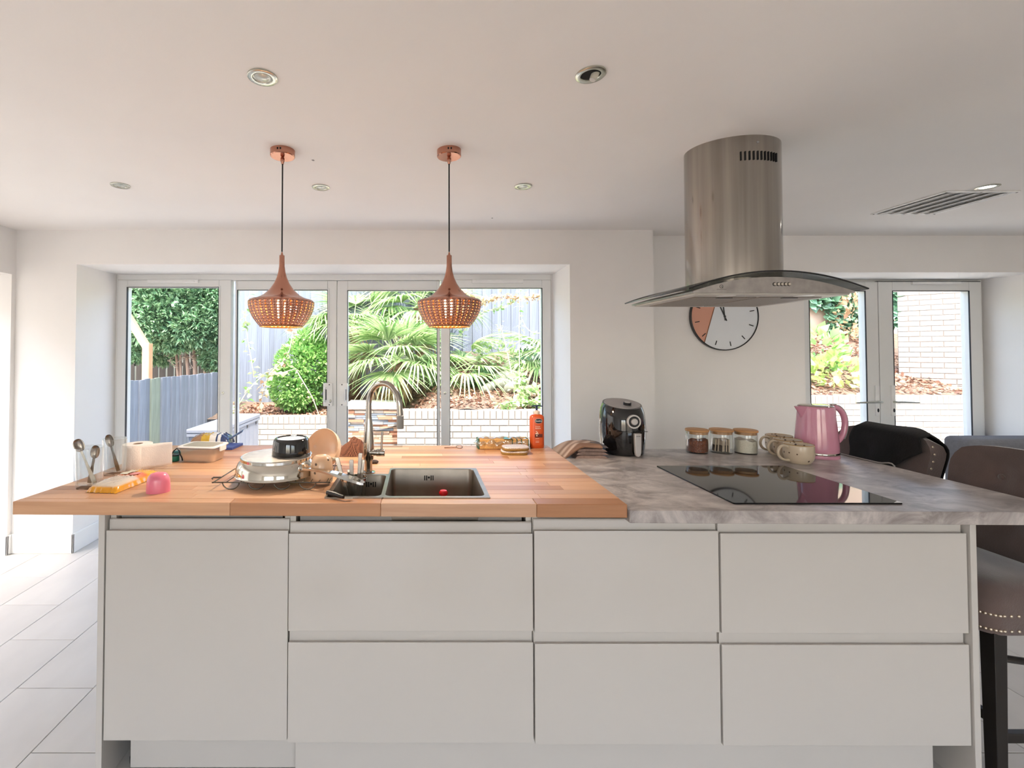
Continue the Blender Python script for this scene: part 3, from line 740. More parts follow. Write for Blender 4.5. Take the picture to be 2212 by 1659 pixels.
# ---- packet of wipes
def zonemat():
    m = bpy.data.materials.new('printed_film'); m.use_nodes = True; t = m.node_tree; N = t.nodes; L = t.links; p = N['Principled BSDF']
    tc = N.new('ShaderNodeTexCoord'); sx = N.new('ShaderNodeSeparateXYZ'); L.new(tc.outputs['Object'], sx.inputs[0])
    nz = N.new('ShaderNodeTexNoise'); nz.inputs['Scale'].default_value = 18; L.new(tc.outputs['Object'], nz.inputs[0])
    ad = N.new('ShaderNodeMath'); ad.operation = 'MULTIPLY_ADD'; ad.inputs[1].default_value = .03; L.new(nz.outputs[0], ad.inputs[0]); L.new(sx.outputs['X'], ad.inputs[2])
    mr = N.new('ShaderNodeMapRange'); mr.inputs[1].default_value = -.12; mr.inputs[2].default_value = .14; L.new(ad.outputs[0], mr.inputs[0])
    r = N.new('ShaderNodeValToRGB'); r.color_ramp.interpolation = 'EASE'; e = r.color_ramp.elements
    e[0].position = .0; e[0].color = (*hexc('#d9b04a'), 1); e[1].position = 1; e[1].color = (*hexc('#e8a21e'), 1)
    for q_, c_ in ((.10, '#cfc2b2'), (.45, '#d8c7b8'), (.55, '#e58a5a'), (.66, '#e2704a'), (.74, '#eaa62a')):
        k = e.new(q_); k.color = (*hexc(c_), 1)
    L.new(mr.outputs[0], r.inputs[0])
    # yellow sides, printed top
    mx = N.new('ShaderNodeMix'); mx.data_type = 'RGBA'; mz = N.new('ShaderNodeMapRange'); mz.inputs[1].default_value = .016; mz.inputs[2].default_value = .022
    L.new(sx.outputs['Z'], mz.inputs[0]); L.new(mz.outputs[0], mx.inputs[0]); mx.inputs[6].default_value = (*hexc('#e09a12'), 1); L.new(r.outputs[0], mx.inputs[7])
    L.new(mx.outputs[2], p.inputs['Base Color']); p.inputs['Roughness'].default_value = .2; p.inputs['Coat Weight'].default_value = .5
    return m
def pillow(L_, W_, Hh, seed, nu=36, nv=20, crink=.003, flat=.45):
    r = np.random.default_rng(seed); ph = r.uniform(0, 6.28, 12)
    def nzf(u, v): return sum(math.sin(u*(7+3*k)+v*(5+4*k)+ph[k]) for k in range(4))/4
    mb = MB()
    def top(u, v):
        a, b = (u-.5)*2, (v-.5)*2
        hh = max(0, (1-abs(a)**5))**.5*max(0, (1-abs(b)**5))**.5
        wob = 1-.10*abs(nzf(v*2, u*1.5))*(abs(a) > .9)
        return (a*L_/2*wob, b*W_/2*(1-.05*abs(nzf(u*3, v))), max(.0008, Hh*(flat*0+hh)+crink*nzf(u*6, v*5)*hh))
    mb.grid(top, nu, nv)
    def bot(u, v):
        x, y, z = top(u, v); return (x, y, 0 if True else z)
    o = len(mb.v); mb.grid(lambda u, v: (top(1-u, v)[0], top(1-u, v)[1], 0.0), nu, nv)
    return mb
pA, pB = PW(232, 1063), PW(318, 1030)
ang = math.atan2(pB.y-pA.y, pB.x-pA.x)
pm_ = (PW(196, 1060)+PW(277, 1066)+PW(350, 1028)+PW(262, 1027))/4
wp = thing('wipes_packet', 'shiny yellow, white and orange packet lying by the tumblers', 'packet', (pm_.x, pm_.y, ZW+.0004), ang)
pillow(.245, .115, .03, 3, crink=.004).build('film_pack', zonemat(), wp, smooth=50)
MB().lathe([(0, .0012), (.015, .0008), (.0165, 0)], 24, c=(.02, -.018, .0315), sx=1.25).build('oval_mark', mat('pink_print', '#d98a86', .3), wp, smooth=180)
MB().grid(lambda u, v: (.005+.06*u, .002+.03*v, .0322+.0015*math.sin(6*u)), 6, 3).build('printed_panel', mat('pale_print', '#d5cfb9', .3), wp)
# ---- pink dome
p = PW(342, 1062)
dm = MB().lathe([(0, .067), (.012, .0665), (.024, .063), (.032, .054), (.036, .040), (.0375, .02), (.038, 0), (.0355, 0), (.034, .03), (.028, .05), (0, .058)], 36, sx=1.0, sy=.82)
tag(dm.build('silicone_cup', mat('pink_silicone', '#e0788f', .28, coat=.3, sss=.15), smooth=60, loc=p, rot=(0, 0, .3)), 'pink dome shaped silicone cup turned upside down', 'cup')
# ---- teal gadget with strap
p = PW(378, 996)
tg = thing('torch_lamp', 'small teal cylinder with a black strap beside the food box', 'torch', p)
MB().lathe([(0, 0), (.015, 0), (.0175, .003), (.0178, .022), (.016, .026), (0, .027)], 24).build('case', mat('teal_plastic', '#1f8070', .4), tg, smooth=50)
MB().lathe([(.0168, .024), (.0182, .026), (.0175, .029), (0, .031)], 24).build('cap', M['black'], tg, smooth=50)
MB().tube([(-.016, .002, .027), (-.012, .01, .042), (-.002, .02, .052), (.012, .01, .044), (.022, .0, .03), (.033, -.004, .015), (.034, -.002, .003)], .0028, 6).build('strap', M['black'], tg, smooth=180)
MB().tube([(-.015, -.002, .004), (-.03, .004, .003), (-.05, .0, .003)], .0022, 6).build('cord', M['black'], tg, smooth=180)
# ---- flat teal box, snack packet, blue book
p = PW(383, 982)
tag(MB().prism([(-.03, 0), (.055, 0), (.075, .11), (-.005, .11)], 0, .012).build('teal_case', mat('teal_card', '#2f6a72', .5), loc=p+Vector((0, .02, 0)), bevel=.002), 'flat teal case lying between the snack bag and the paper roll', 'case')
p = PW(405, 975)
sn = thing('snack_bag', 'crumpled snack bag, brown and yellow with a blue folded end', 'snack bag', (p.x+.045, p.y+.17, ZW+.0005), .12)
def bagmat():
    m = mat('bag_film', '#8a6a55', .25, coat=.4)
    t = m.node_tree; N = t.nodes; L = t.links; tc = N.new('ShaderNodeTexCoord'); sx = N.new('ShaderNodeSeparateXYZ'); L.new(tc.outputs['Object'], sx.inputs[0])
    mr = N.new('ShaderNodeMapRange'); mr.inputs[1].default_value = -.1; mr.inputs[2].default_value = .1; L.new(sx.outputs['X'], mr.inputs[0])
    r = N.new('ShaderNodeValToRGB'); e = r.color_ramp.elements; r.color_ramp.interpolation = 'CONSTANT'
    e[0].position = 0; e[0].color = (*hexc('#9a7a60'), 1); e[1].position = .78; e[1].color = (*hexc('#2c3f6e'), 1)
    for q_, c_ in ((.3, '#c9a83c'), (.5, '#e4e4e2'), (.66, '#35476f'), (.70, '#dfe3e6')):
        k = e.new(q_); k.color = (*hexc(c_), 1)
    L.new(mr.outputs[0], r.inputs[0]); L.new(r.outputs[0], N['Principled BSDF'].inputs['Base Color']); return m
bm_ = bagmat(); pillow(.20, .12, .055, 9, crink=.008).build('bag', bm_, sn, smooth=40)
MB().grid(lambda u, v: (.075+.075*u, -.04+.08*v, .02+.045*u+.006*math.sin(9*v)), 6, 10).build('folded_end', mat('blue_film', '#2a3c70', .3), sn, smooth=60)
p = PW(478, 976)
tag(MB().prism([(-.045, -.02), (.055, -.02), (.065, .10), (-.045, .10)], 0, .012).build('blue_booklet', mat('blue_card', '#3d4f92', .5), loc=p+Vector((-.02, .06, 0)), bevel=.001), 'thin blue booklet lying behind the food box', 'booklet')
# ---- food box
p = (PW(394, 999)+PW(447, 1002)+PW(473, 989))/3
fb = thing('food_box', 'clear plastic food box with grey rimmed lid', 'food box', (p.x-.012, p.y+.03, ZW), -.12)
def tapbox(x, y, h, ins, r0=.02):
    mb = MB(); rings = []
    for i_, z in ((ins, 0), (ins*.9, .003), (0, h)):
        ring = rrect(-x+i_, x-i_, -y+i_, y-i_, r0, 4); rings.append((len(mb.v), len(ring))); mb.v += [(a, b, z) for a, b in ring]
    for (a, k), (b, _) in zip(rings, rings[1:]): mb.f += [(a+i, a+(i+1) % k, b+(i+1) % k, b+i) for i in range(k)]
    mb.f.append(tuple(reversed(range(rings[0][1])))); return mb
frost = mat('frosted_plastic', '#f0dcc8', .35, var=.02, trans=.0)
fN = frost.node_tree.nodes; fL = frost.node_tree.links
tr_ = fN.new('ShaderNodeBsdfTransparent'); tr_.inputs[0].default_value = (.95, .9, .85, 1); mxs = fN.new('ShaderNodeMixShader'); mxs.inputs[0].default_value = .38
fL.new(tr_.outputs[0], mxs.inputs[1]); fL.new(fN['Principled BSDF'].outputs[0], mxs.inputs[2]); fL.new(mxs.outputs[0], fN['Material Output'].inputs[0])
tapbox(.085, .062, .062, .014).build('tub', frost, fb, smooth=40)
tag(tapbox(.074, .051, .030, .003, .015).box(-.06, .06, -.04, .04, .028, .031).build('rice', mat('cooked_filling', '#d8b795', .8, var=.1, scale=120, bump=.3), fb, smooth=30, loc=(0, 0, .003)), None, None)
lm_ = mat('grey_lid', '#e3dfdd', .4)
lid = MB().prism(rrect(-.09, .09, -.067, .067, .022, 5), .0622, .069).build('lid', lm_, fb, bevel=.002)
MB().prism(rrect(-.072, .072, -.05, .05, .014, 5), .0688, .0698).build('lid_window', mat('beige_window', '#a5998c', .3), lid)
ring_ = rrect(-.089, .089, -.066, .066, .022, 5); MB().tube([(a, b, .0625) for a, b in ring_], .0018, 5, closed=True).build('seal', mat('dark_seal', '#55565c', .5), lid)
for x in (-.092, .092): B(x-.003, x+.003, -.025, .025, .045, .068).build('clip', lm_, lid, bevel=.0015)

# ---- dish rack
rk = thing('dish_rack', 'low wire dish rack carrying the upturned pan', 'dish rack', (-.53, 1.75, ZW))
rw_ = .0022
for y in (-.115, .125): MB().tube([(-.20, y, .026), (.215, y, .026)], rw_, 6).build('rail', M['wire'], rk, smooth=180)
for x in (-.195, .21): MB().tube([(x, -.12, .026), (x, .13, .026)], rw_, 6).build('rail', M['wire'], rk, smooth=180)
for k in range(4):
    x = -.135+k*.09
    for y in (-.112, .122):
        MB().tube([(x+.030*math.cos(PI*i/10), y, .027-.0255*math.sin(PI*i/10)) for i in range(11)], rw_, 6).build('foot_loop', M['wire'], rk, smooth=180)
for k in range(5):
    x = .09+k*.028
    MB().tube([(x, -.112, .026), (x, -.06, .030), (x+.004, -.02, .062), (x, .02, .030), (x+.004, .06, .066), (x, .1, .03), (x, .122, .026)], .0018, 6).build('divider_wire', M['wire'], rk, smooth=180)
for x in (-.15, -.1, -.05, 0, .05): MB().tube([(x, -.112, .0265), (x, .122, .0265)], .0018, 6).build('cross_wire', M['wire'], rk, smooth=180)
MB().tube([(-.195, -.05, .026), (-.222, -.055, .027), (-.226, -.055, .022)], [.003, .003, .004], 6).build('end_knob', M['wire'], rk, smooth=180)
# drip tray beneath is glass-clear; pan turned upside down
pc_ = Vector((-.540, 1.76, ZW+.029))
pan = thing('saute_pan', 'shiny steel saute pan lying upside down on the rack', 'pan', pc_)
MB().lathe([(.139, .004), (.150, 0), (.152, .002), (.1495, .005), (.148, .012), (.146, .03), (.138, .046), (.130, .054), (.131, .055), (.131, .064), (.1285, .066), (0, .0655)], 56).build('pan_body', M['chrome'], pan, smooth=35)
MB().lathe([(.124, .0662), (.03, .0664), (0, .0664)], 40).build('pan_base', mat('worn_base', '#c6bfb6', .4, .9, var=.15, scale=25), pan)
hv = Vector((.80, -.60, 0)); hs = pc_*0+hv*.146+Vector((0, 0, .036)); he = Vector((.350, -.172, .006))
dv = (he-hs).normalized(); sd_ = Vector((-dv.y, dv.x, 0)).normalized()
hp = MB()
ws = [(0, .006, .004), (.18, .006, .004), (.3, .008, .004), (.55, .014, .0055), (.85, .0165, .005), (.97, .013, .004), (1, .007, .003)]
vs = []
for q, w_, t_ in ws:
    c_ = hs.lerp(he, q)+Vector((0, 0, .010*math.sin(PI*q)))
    for a, b in ((-w_, -t_), (w_, -t_), (w_, t_), (-w_, t_)): vs.append(c_+sd_*a+Vector((0, 0, b)))
hp.add(vs, [(k*4+i, k*4+(i+1) % 4, k*4+4+(i+1) % 4, k*4+4+i) for k in range(6) for i in range(4)]+[(3, 2, 1, 0), (24, 25, 26, 27)])
ho = hp.build('handle', M['chrome'], pan, smooth=50)
MB().lathe([(0, -.004), (.014, -.004), (.016, .002), (.010, .006), (0, .006)], 20, M=hv.to_track_quat('Z', 'Y').to_matrix().to_4x4()).build('rivet_plate', M['chrome'], ho, smooth=50, loc=hs-hv*.004)
ec = hs.lerp(he, .88); MB().tube([tuple(ec+Vector((0, 0, .0063))+dv*(.014*math.cos(a))+sd_*(.006*math.sin(a))) for a in [2*PI*i/14 for i in range(14)]], .0018, 5, closed=True).build('hanging_eye', M['dark'], ho)
# black dish upside down on the pan
p = on_y(629, 988, 1.775)
bd = thing('black_dish', 'glossy black ramekin dish upside down on the pan base', 'dish', (p.x, 1.775, pc_.z+.0666))
MB().lathe([(.060, 0), (.069, 0), (.0705, .003), (.069, .02), (.066, .05), (.0635, .058), (.058, .062), (.054, .0605), (.0515, .0575), (0, .0575)], 44).build('dish_wall', M['blackgl'], bd, smooth=50)
MB().lathe([(0, .0582), (.05, .0582), (.0505, .0577)], 36).build('dish_foot', mat('pale_base', '#c9ccd2', .25, coat=.3), bd, smooth=40)
# cream bowl leaning in the rack
cb_ = thing('cream_bowl', 'cream stoneware bowl tilted on edge in the dish rack', 'bowl', on_y(698, 970, 1.94)+Vector((0, 0, 0)))
nv_ = Vector((-.42, -.80, .36)).normalized()
MBm = nv_.to_track_quat('Z', 'Y').to_matrix().to_4x4()
MB().lathe([(0, -.046), (.03, -.047), (.032, -.052), (.036, -.052), (.040, -.045), (.066, -.03), (.077, -.01), (.0805, .012), (.0795, .014), (.0775, .012), (.074, -.008), (.060, -.026), (.035, -.039), (0, -.042)], 48, M=MBm @ Matrix.Scale(1.05, 4)).build('bowl', mat('cream_glaze', '#e6c4a6', .18, coat=.4, var=.03), cb_, smooth=60)
# speckled mug upside down
def speckle(name, base, dark='#5b4636'):
    m = mat(name, base, .3, var=.04, scale=9, coat=.2); t = m.node_tree; N = t.nodes; L = t.links; p = N['Principled BSDF']
    tc = N.new('ShaderNodeTexCoord'); vo = N.new('ShaderNodeTexVoronoi'); vo.inputs['Scale'].default_value = 50; vo.inputs['Randomness'].default_value = 1
    L.new(tc.outputs['Object'], vo.inputs['Vector'])
    lt = N.new('ShaderNodeMath'); lt.operation = 'LESS_THAN'; lt.inputs[1].default_value = .24; L.new(vo.outputs['Distance'], lt.inputs[0])
    sp_ = N.new('ShaderNodeSeparateColor'); L.new(vo.outputs['Color'], sp_.inputs[0])
    l2 = N.new('ShaderNodeMath'); l2.operation = 'LESS_THAN'; l2.inputs[1].default_value = .45; L.new(sp_.outputs[0], l2.inputs[0])
    ml = N.new('ShaderNodeMath'); ml.operation = 'MULTIPLY'; L.new(lt.outputs[0], ml.inputs[0]); L.new(l2.outputs[0], ml.inputs[1])
    mx = N.new('ShaderNodeMix'); mx.data_type = 'RGBA'; mx.inputs[7].default_value = (*hexc(dark), 1)
    src = p.inputs['Base Color'].links[0].from_socket; L.new(src, mx.inputs[6]); L.new(ml.outputs[0], mx.inputs[0]); L.new(mx.outputs[2], p.inputs['Base Color']); return m
M['speck'] = speckle('speckled_stoneware', '#c9b8a0')
p = on_y(695, 1040, 1.70)
um = thing('upturned_mug', 'speckled beige mug draining upside down beside the pan', 'mug', (p.x, 1.70, ZW+.012))
MB().lathe([(.036, 0), (.039, 0), (.0405, .01), (.041, .04), (.037, .075), (.031, .088), (.025, .092), (.023, .094), (.021, .092), (0, .091)], 40).build('mug_body', speckle('speckled_tan', '#d0a988'), um, smooth=60)
MB().tube([(.036*.75, .03, .02), (.045, .055, .022), (.05, .062, .045), (.042, .05, .07), (.03, .03, .074)], .006, 8).build('handle', M['speck'], um, smooth=180)
# brown waffle cloth
def cloth(u, v):
    a, b = (u-.5)*2, (v-.5)*2; r = math.sqrt(a*a+b*b)
    h = .075*max(0, 1-r**1.6)**.8+.006*math.sin(9*a+3)*max(0, 1-r)+.008*math.sin(7*b+5*a)*max(0, 1-r)
    return (a*.075, b*.07, max(.0015, h))
cm = mat('brown_waffle', '#5e3a2a', .95, var=.2, scale=60)
t_ = cm.node_tree; tcn = t_.nodes.new('ShaderNodeTexCoord'); ck_ = t_.nodes.new('ShaderNodeTexChecker'); ck_.inputs['Scale'].default_value = 190
t_.links.new(tcn.outputs['Object'], ck_.inputs[0]); bnn = t_.nodes.new('ShaderNodeBump'); bnn.inputs['Strength'].default_value = .8; bnn.inputs['Distance'].default_value = .004
t_.links.new(ck_.outputs['Fac'], bnn.inputs['Height']); t_.links.new(bnn.outputs[0], t_.nodes['Principled BSDF'].inputs['Normal'])
mxx = t_.nodes.new('ShaderNodeMix'); mxx.data_type = 'RGBA'; mxx.inputs[6].default_value = (*hexc('#4a2a1e'), 1); mxx.inputs[7].default_value = (*hexc('#8a5a44'), 1)
t_.links.new(ck_.outputs['Fac'], mxx.inputs[0]); t_.links.new(mxx.outputs[2], t_.nodes['Principled BSDF'].inputs['Base Color'])
p = PW(767, 985)
tag(MB().grid(cloth, 34, 34).build('dish_cloth', cm, smooth=180, loc=(p.x-.01, p.y+.05, ZW)), 'brown waffle dish cloth heaped behind the rack', 'cloth')
p = PW(808, 1001)
tag(MB().ell((0, 0, .007), .020, .014, .0085, 14, 8).build('sink_plug', mat('dark_rubber', '#3b2b24', .6), smooth=180, loc=p), 'small dark rubber plug lying right behind the tap foot', 'plug')
# ---- cutlery glass in the small bowl
p = on_z(768, 1030, .966); cgx, cgy = -.232, 1.640; zfloor = zr-.135
cg = thing('cutlery_glass', 'clear glass with metal rim holding upright cutlery in the small sink bowl', 'glass', (cgx, cgy, zfloor+.0003))
ch_ = .966-zfloor
MB().lathe([(0, 0), (.034, 0), (.036, .003), (.044, ch_), (.0425, ch_), (.0345, .006), (0, .005)], 40).build('jar', M['glass'], cg, smooth=60)
MB().lathe([(.0425, ch_-.004), (.0455, ch_-.004), (.0455, ch_+.003), (.0425, ch_+.003), (.0425, ch_-.004)], 40).build('metal_rim', M['chrome'], cg, smooth=60)
def knife(top, foot, wd, label, mt):
    top = Vector(top); foot = Vector(foot); ax = (top-foot).normalized(); sd = ax.cross(Vector((0, -1, .2))).normalized(); nn = sd.cross(ax)
    ln = (top-foot).length; vs = []; mb = MB()
    for d, w_, t_ in ((0, wd*.5, .0008), (ln*.4, wd*.55, .001), (ln*.45, wd*.4, .003), (ln*.9, wd*.6, .0036), (ln*.985, wd*.62, .0036), (ln, wd*.5, .003)):
        for a, b in ((-w_, -t_), (w_, -t_), (w_, t_), (-w_, t_)): vs.append(ax*d+sd*a+nn*b)
    mb.add(vs, [(k*4+i, k*4+(i+1) % 4, k*4+4+(i+1) % 4, k*4+4+i) for k in range(5) for i in range(4)]+[(3, 2, 1, 0), (20, 21, 22, 23)])
    tag(mb.build('table_knife', mt, smooth=40, loc=foot, bevel=.0008), label, 'cutlery', 'cutlery draining in the glass')
zf = zfloor+.008
kn = mat('cutlery_steel', '#a39c93', .3, 1, var=.06)
knife(on_y(728, 989, 1.635), (cgx+.008, cgy-.01, zf), .011, 'knife leaning towards the speckled mug', kn)
knife(on_y(759, 993, 1.63), (cgx-.005, cgy+.006, zf), .012, 'knife with short upright handle in the middle of the glass', kn)
knife(on_y(779, 979, 1.645), (cgx+.002, cgy+.012, zf), .011, 'tallest knife, leaning towards the tap', kn)
knife(on_y(785, 993, 1.655), (cgx+.01, cgy+.016, zf), .009, 'thin knife close to the glass rim on the tap side', kn)
knife(on_y(753, 1014, 1.65), (cgx-.012, cgy+.016, zf), .007, 'shortest knife barely above the glass rim', kn)
# peeler with black handle on the sink rim
a, b = on_z(708, 1064, zr+.009), on_z(742, 1074, zr+.008)
pl_ = thing('vegetable_peeler', 'peeler with thick black handle and steel blade lying on the sink rim', 'peeler', a)
MB().tube([(0, 0, 0), tuple((b-a)*.5+Vector((0, 0, .001))), tuple(b-a)], [.0088, .0085, .0055], 14).build('handle', M['black'], pl_, smooth=60)
MB().lathe([(.0045, 0), (.0062, .0004), (.0070, -.001)], 16, M=(a-b).to_track_quat('Z', 'Y').to_matrix().to_4x4(), c=tuple((a-b).normalized()*.0008)).build('handle_ring', M['chrome'], pl_)
MB().grid(lambda u, v: tuple((b-a)+Vector((.004+.026*u, -.006+.014*v, .004*math.sin(PI*v)-.004))), 6, 4).build('blade', M['chrome'], pl_, smooth=180)

# ---- small metal ring opener
p = PW(964, 968)
ro = thing('ring_pull', 'small wire ring with a short bar near the far edge of the worktop', 'ring', p)
MB().tube([(-.01, 0, .0015), (.05, .004, .0015)], .0022, 6).build('bar', mat('bronze_wire', '#8a5b44', .3, .8), ro, smooth=180)
MB().tube([(.066+.016*math.cos(2*PI*i/20), .004+.016*math.sin(2*PI*i/20)*.9, .0016+.004*(1+math.sin(2*PI*i/20))) for i in range(20)], .0016, 6, closed=True).build('ring', mat('bronze_ring', '#8a5b44', .3, .8), ro, smooth=180)
# ---- pack of sponges
p = PW(1036, 971); q = PW(1143, 971)
L_ = q.x-p.x
sp = thing('sponge_pack', 'pack of yellow sponges in crinkled clear film by the lotion bottle', 'sponge pack', (p.x, p.y+.035, ZW))
sy_ = mat('yellow_sponge', '#c99a5c', .9, var=.12, scale=45, bump=.4, bscale=140); gy_ = mat('green_scourer', '#3f5f48', .95, var=.15, scale=120, bump=.3)
cuts = [0, .165, .188, .211, L_]
B(-.008, 0, -.032, .034, .002, .05).build('scourer_end', gy_, sp, bevel=.002)
for a_, b_ in zip(cuts, cuts[1:]):
    B(a_+.0008, b_-.004, -.034, .036, .001, .05).build('sponge', sy_, sp, bevel=.003)
    B(b_-.004, b_-.0002, -.0335, .0355, .001, .0495).build('scourer', gy_, sp)
film = glassmat('clear_film', (.96, .98, .97), .85, .06, .30)
fr = np.random.default_rng(4); fp = fr.uniform(0, 6, 6)
def filmf(u, v):
    x = -.025+(L_+.03)*u; an = PI*(v*1.25-.12); ry, rz = .042, .03
    k = .004*math.sin(22*u+fp[0]+7*v)+.003*math.sin(41*u+fp[1]-9*v)
    end = min(1, u/.08, (1-u)/.05); end = max(.15, end)
    return (x, .001-(ry+k)*math.cos(an)*end, max(.002, .026+(rz+k)*math.sin(an)*end))
MB().grid(filmf, 60, 18).build('film', film, sp, smooth=180)
MB().grid(lambda u, v: (.12+.045*u, -.038+.03*v, .0525+.006*math.sin(5*u)*v), 8, 4).build('film_label', mat('green_print', '#3f8a78', .3), sp, smooth=180)
# ---- two scrubbing pads
def pad(name, px, py, zoff, rz, label):
    p = PW(px, py); t = thing(name, label, 'sponge', (p.x, p.y+.03, ZW+zoff), rz, 'used scrubbing sponges')
    def shape(h0, h1, m, nme):
        pts = []
        for i in range(28):
            a = 2*PI*i/28; c_, s_ = math.cos(a), math.sin(a)
            pts.append((.062*math.copysign(abs(c_)**.55, c_), .040*math.copysign(abs(s_)**.55, s_)))
        MB().prism(pts, h0, h1).build(nme, m, t, bevel=.004, seg=3)
    shape(0, .011, oliv, 'sponge_layer'); shape(.0095, .018, glit, 'scrub_layer'); return t
oliv = mat('olive_sponge', '#8d6a2e', .9, var=.1, scale=70, bump=.4); glit = mat('sparkly_mesh', '#e0cfc6', .35, .3, var=.35, scale=260, bump=.6)
pad('scrub_sponge', 1113, 983, 0, -.05, 'lower of the two stacked scrubbing sponges, mesh edge showing under the other')
pad('scrub_sponge', 1116, 983, .019, .10, 'upper of the two stacked scrubbing sponges, pale glittery mesh on top')
# ---- lotion bottle
p = PW(1161, 968)
lb = thing('lotion_bottle', 'orange pump bottle of body lotion at the far corner of the wooden worktop', 'bottle', (p.x, p.y+.012, ZW), .12)
om = mat('orange_plastic', '#c9511f', .3, var=.03, coat=.2)
mb = MB(); rings = []
for z, w_, d_ in ((0, .033, .017), (.004, .036, .0195), (.02, .0365, .020), (.15, .0365, .020), (.160, .034, .019), (.166, .026, .016), (.169, .014, .012), (.170, .012, .012)):
    ring = []
    for i in range(36):
        a = 2*PI*i/36; c_, s_ = math.cos(a), math.sin(a); ring.append((w_*math.copysign(abs(c_)**.6, c_), d_*math.copysign(abs(s_)**.8, s_), z))
    rings.append(len(mb.v)); mb.v += ring
for a, b in zip(rings, rings[1:]): mb.f += [(a+i, a+(i+1) % 36, b+(i+1) % 36, b+i) for i in range(36)]
mb.f.append(tuple(reversed(range(36))))
bo_ = mb.build('bottle', om, lb, smooth=50)
MB().lathe([(.0125, .168), (.0135, .170), (.0135, .182), (.010, .186), (.006, .189), (0, .189)], 24).build('collar', mat('cream_collar', '#d9c3b2', .4), lb, smooth=50)
nv2 = mat('navy_plastic', '#1b2550', .35)
MB().lathe([(.0055, .187), (.005, .206), (.006, .208), (0, .209)], 16).build('pump_stem', nv2, lb, smooth=50)
MB().tube([(-.028, 0, .2085), (-.015, 0, .211), (.01, 0, .2115), (.026, 0, .209), (.030, 0, .2075)], [.003, .0048, .005, .004, .003], 10, flat=.7).build('pump_nozzle', nv2, lb, smooth=180)
yl = -.0207
def oval(name, m, cx, cz, a_, b_, y): MB().prism_y([(cx+a_*math.cos(2*PI*i/28), cz+b_*math.sin(2*PI*i/28)) for i in range(28)], y-.0004, y+.001).build(name, m, bo_)
oval('logo_border', mat('pale_gold', '#e6cdb0', .4), .002, .137, .0205, .0125, yl); oval('logo_oval', mat('navy_print', '#141a2e', .4), .002, .137, .0195, .0115, yl-.0004)
RT = (PI/2, 0, 0); wt_ = mat('cream_print', '#f0dcc8', .5); brp = mat('brown_print', '#5e1f12', .5)
text('lettering', 'Vaseline', .0105, M['white'], bo_, (.002, yl-.0009, .137), RT)
text('lettering', 'Cocoa', .0092, wt_, bo_, (-.003, yl-.0003, .109), RT); text('lettering', 'Radiant', .0092, wt_, bo_, (-.001, yl-.0003, .100), RT)
B(-.018, .022, yl-.0002, yl+.001, .055, .072).build('brown_band', brp, bo_)
for dx, dz, rr in ((-.010, .085, .0025), (-.005, .080, .003), (-.010, .074, .0045), (-.002, .073, .003), (-.008, .064, .0035)): oval('flower_print', wt_, dx, dz, rr, rr*.8, yl-.0006)
for z in (.048, .036, .03): B(-.014, .004, yl-.0001, yl+.001, z, z+.0012).build('print_line', wt_, bo_)

# ------------------------------------------------------------------ things on the grey worktop
# ---- folded towel: a stack of folds seen from the end, thick hem over the front
tw = thing('folded_towel', 'folded brown and beige striped towel beside the air fryer', 'towel', PG(1258, 988)+Vector((0, .03, 0)))
def towmat():
    m = mat('striped_terry', '#8f7566', .95, var=.1, scale=120, bump=.6, bscale=350); t = m.node_tree; N = t.nodes; L = t.links
    tc = N.new('ShaderNodeTexCoord'); sx = N.new('ShaderNodeSeparateXYZ'); L.new(tc.outputs['Object'], sx.inputs[0])
    ma = N.new('ShaderNodeMath'); ma.operation = 'MULTIPLY_ADD'; ma.inputs[1].default_value = -.55; L.new(sx.outputs['X'], ma.inputs[0]); L.new(sx.outputs['Y'], ma.inputs[2])
    mr = N.new('ShaderNodeMapRange'); mr.inputs[1].default_value = -.10; mr.inputs[2].default_value = .17; L.new(ma.outputs[0], mr.inputs[0])
    r = N.new('ShaderNodeValToRGB'); e = r.color_ramp.elements; r.color_ramp.interpolation = 'EASE'
    e[0].position = 0; e[0].color = (*hexc('#b98e74'), 1); e[1].position = 1; e[1].color = (*hexc('#85756c'), 1)
    for q_, c_ in ((.15, '#8a6852'), (.32, '#836250'), (.38, '#c2ab9c'), (.46, '#8a7264'), (.54, '#b7a294'), (.62, '#7f6a5e'), (.72, '#ab978a')):
        k = e.new(q_); k.color = (*hexc(c_), 1)
    L.new(mr.outputs[0], r.inputs[0]); L.new(r.outputs[0], N['Principled BSDF'].inputs['Base Color']); return m
tm = towmat(); tm2 = mat('greige_terry', '#9c8378', .95, var=.12, scale=100, bump=.6, bscale=350); tm3 = mat('grey_terry', '#6d6463', .95, var=.1, scale=100, bump=.6, bscale=350)
def fold(name, m, x0, x1, y0, y1, z, th, sag, xl):
    # one fold: slab bent over at its right end, profile in x-z swept along y
    def f(u, v):
        x = x0+(x1-x0)*u
        return (x, y0+(y1-y0)*v, z+th*math.sin(PI*min(1, max(0, u*1.04)))**.28+sag*math.sin(PI*u)+.002*math.sin(17*v+9*u))
    mb = MB().grid(f, 24, 12)
    mb.grid(lambda u, v: (x0+(x1-x0)*(1-u), y0+(y1-y0)*v, z+sag*math.sin(PI*(1-u))), 24, 12)
    for yy, flip in ((y0, 0), (y1, 1)):
        o = len(mb.v)
        for i in range(25):
            u = i/24; p_ = f(u, 0 if yy == y0 else 1); mb.v.append(p_); mb.v.append((p_[0], p_[1], z+sag*math.sin(PI*u)))
        for i in range(24): mb.f.append((o+2*i, o+2*i+1, o+2*i+3, o+2*i+2) if not flip else (o+2*i, o+2*i+2, o+2*i+3, o+2*i+1))
    return mb.build(name, m, tw, smooth=50)
fold('fold', tm2, -.04, .112, -.055, .075, .0, .015, 0, 0)
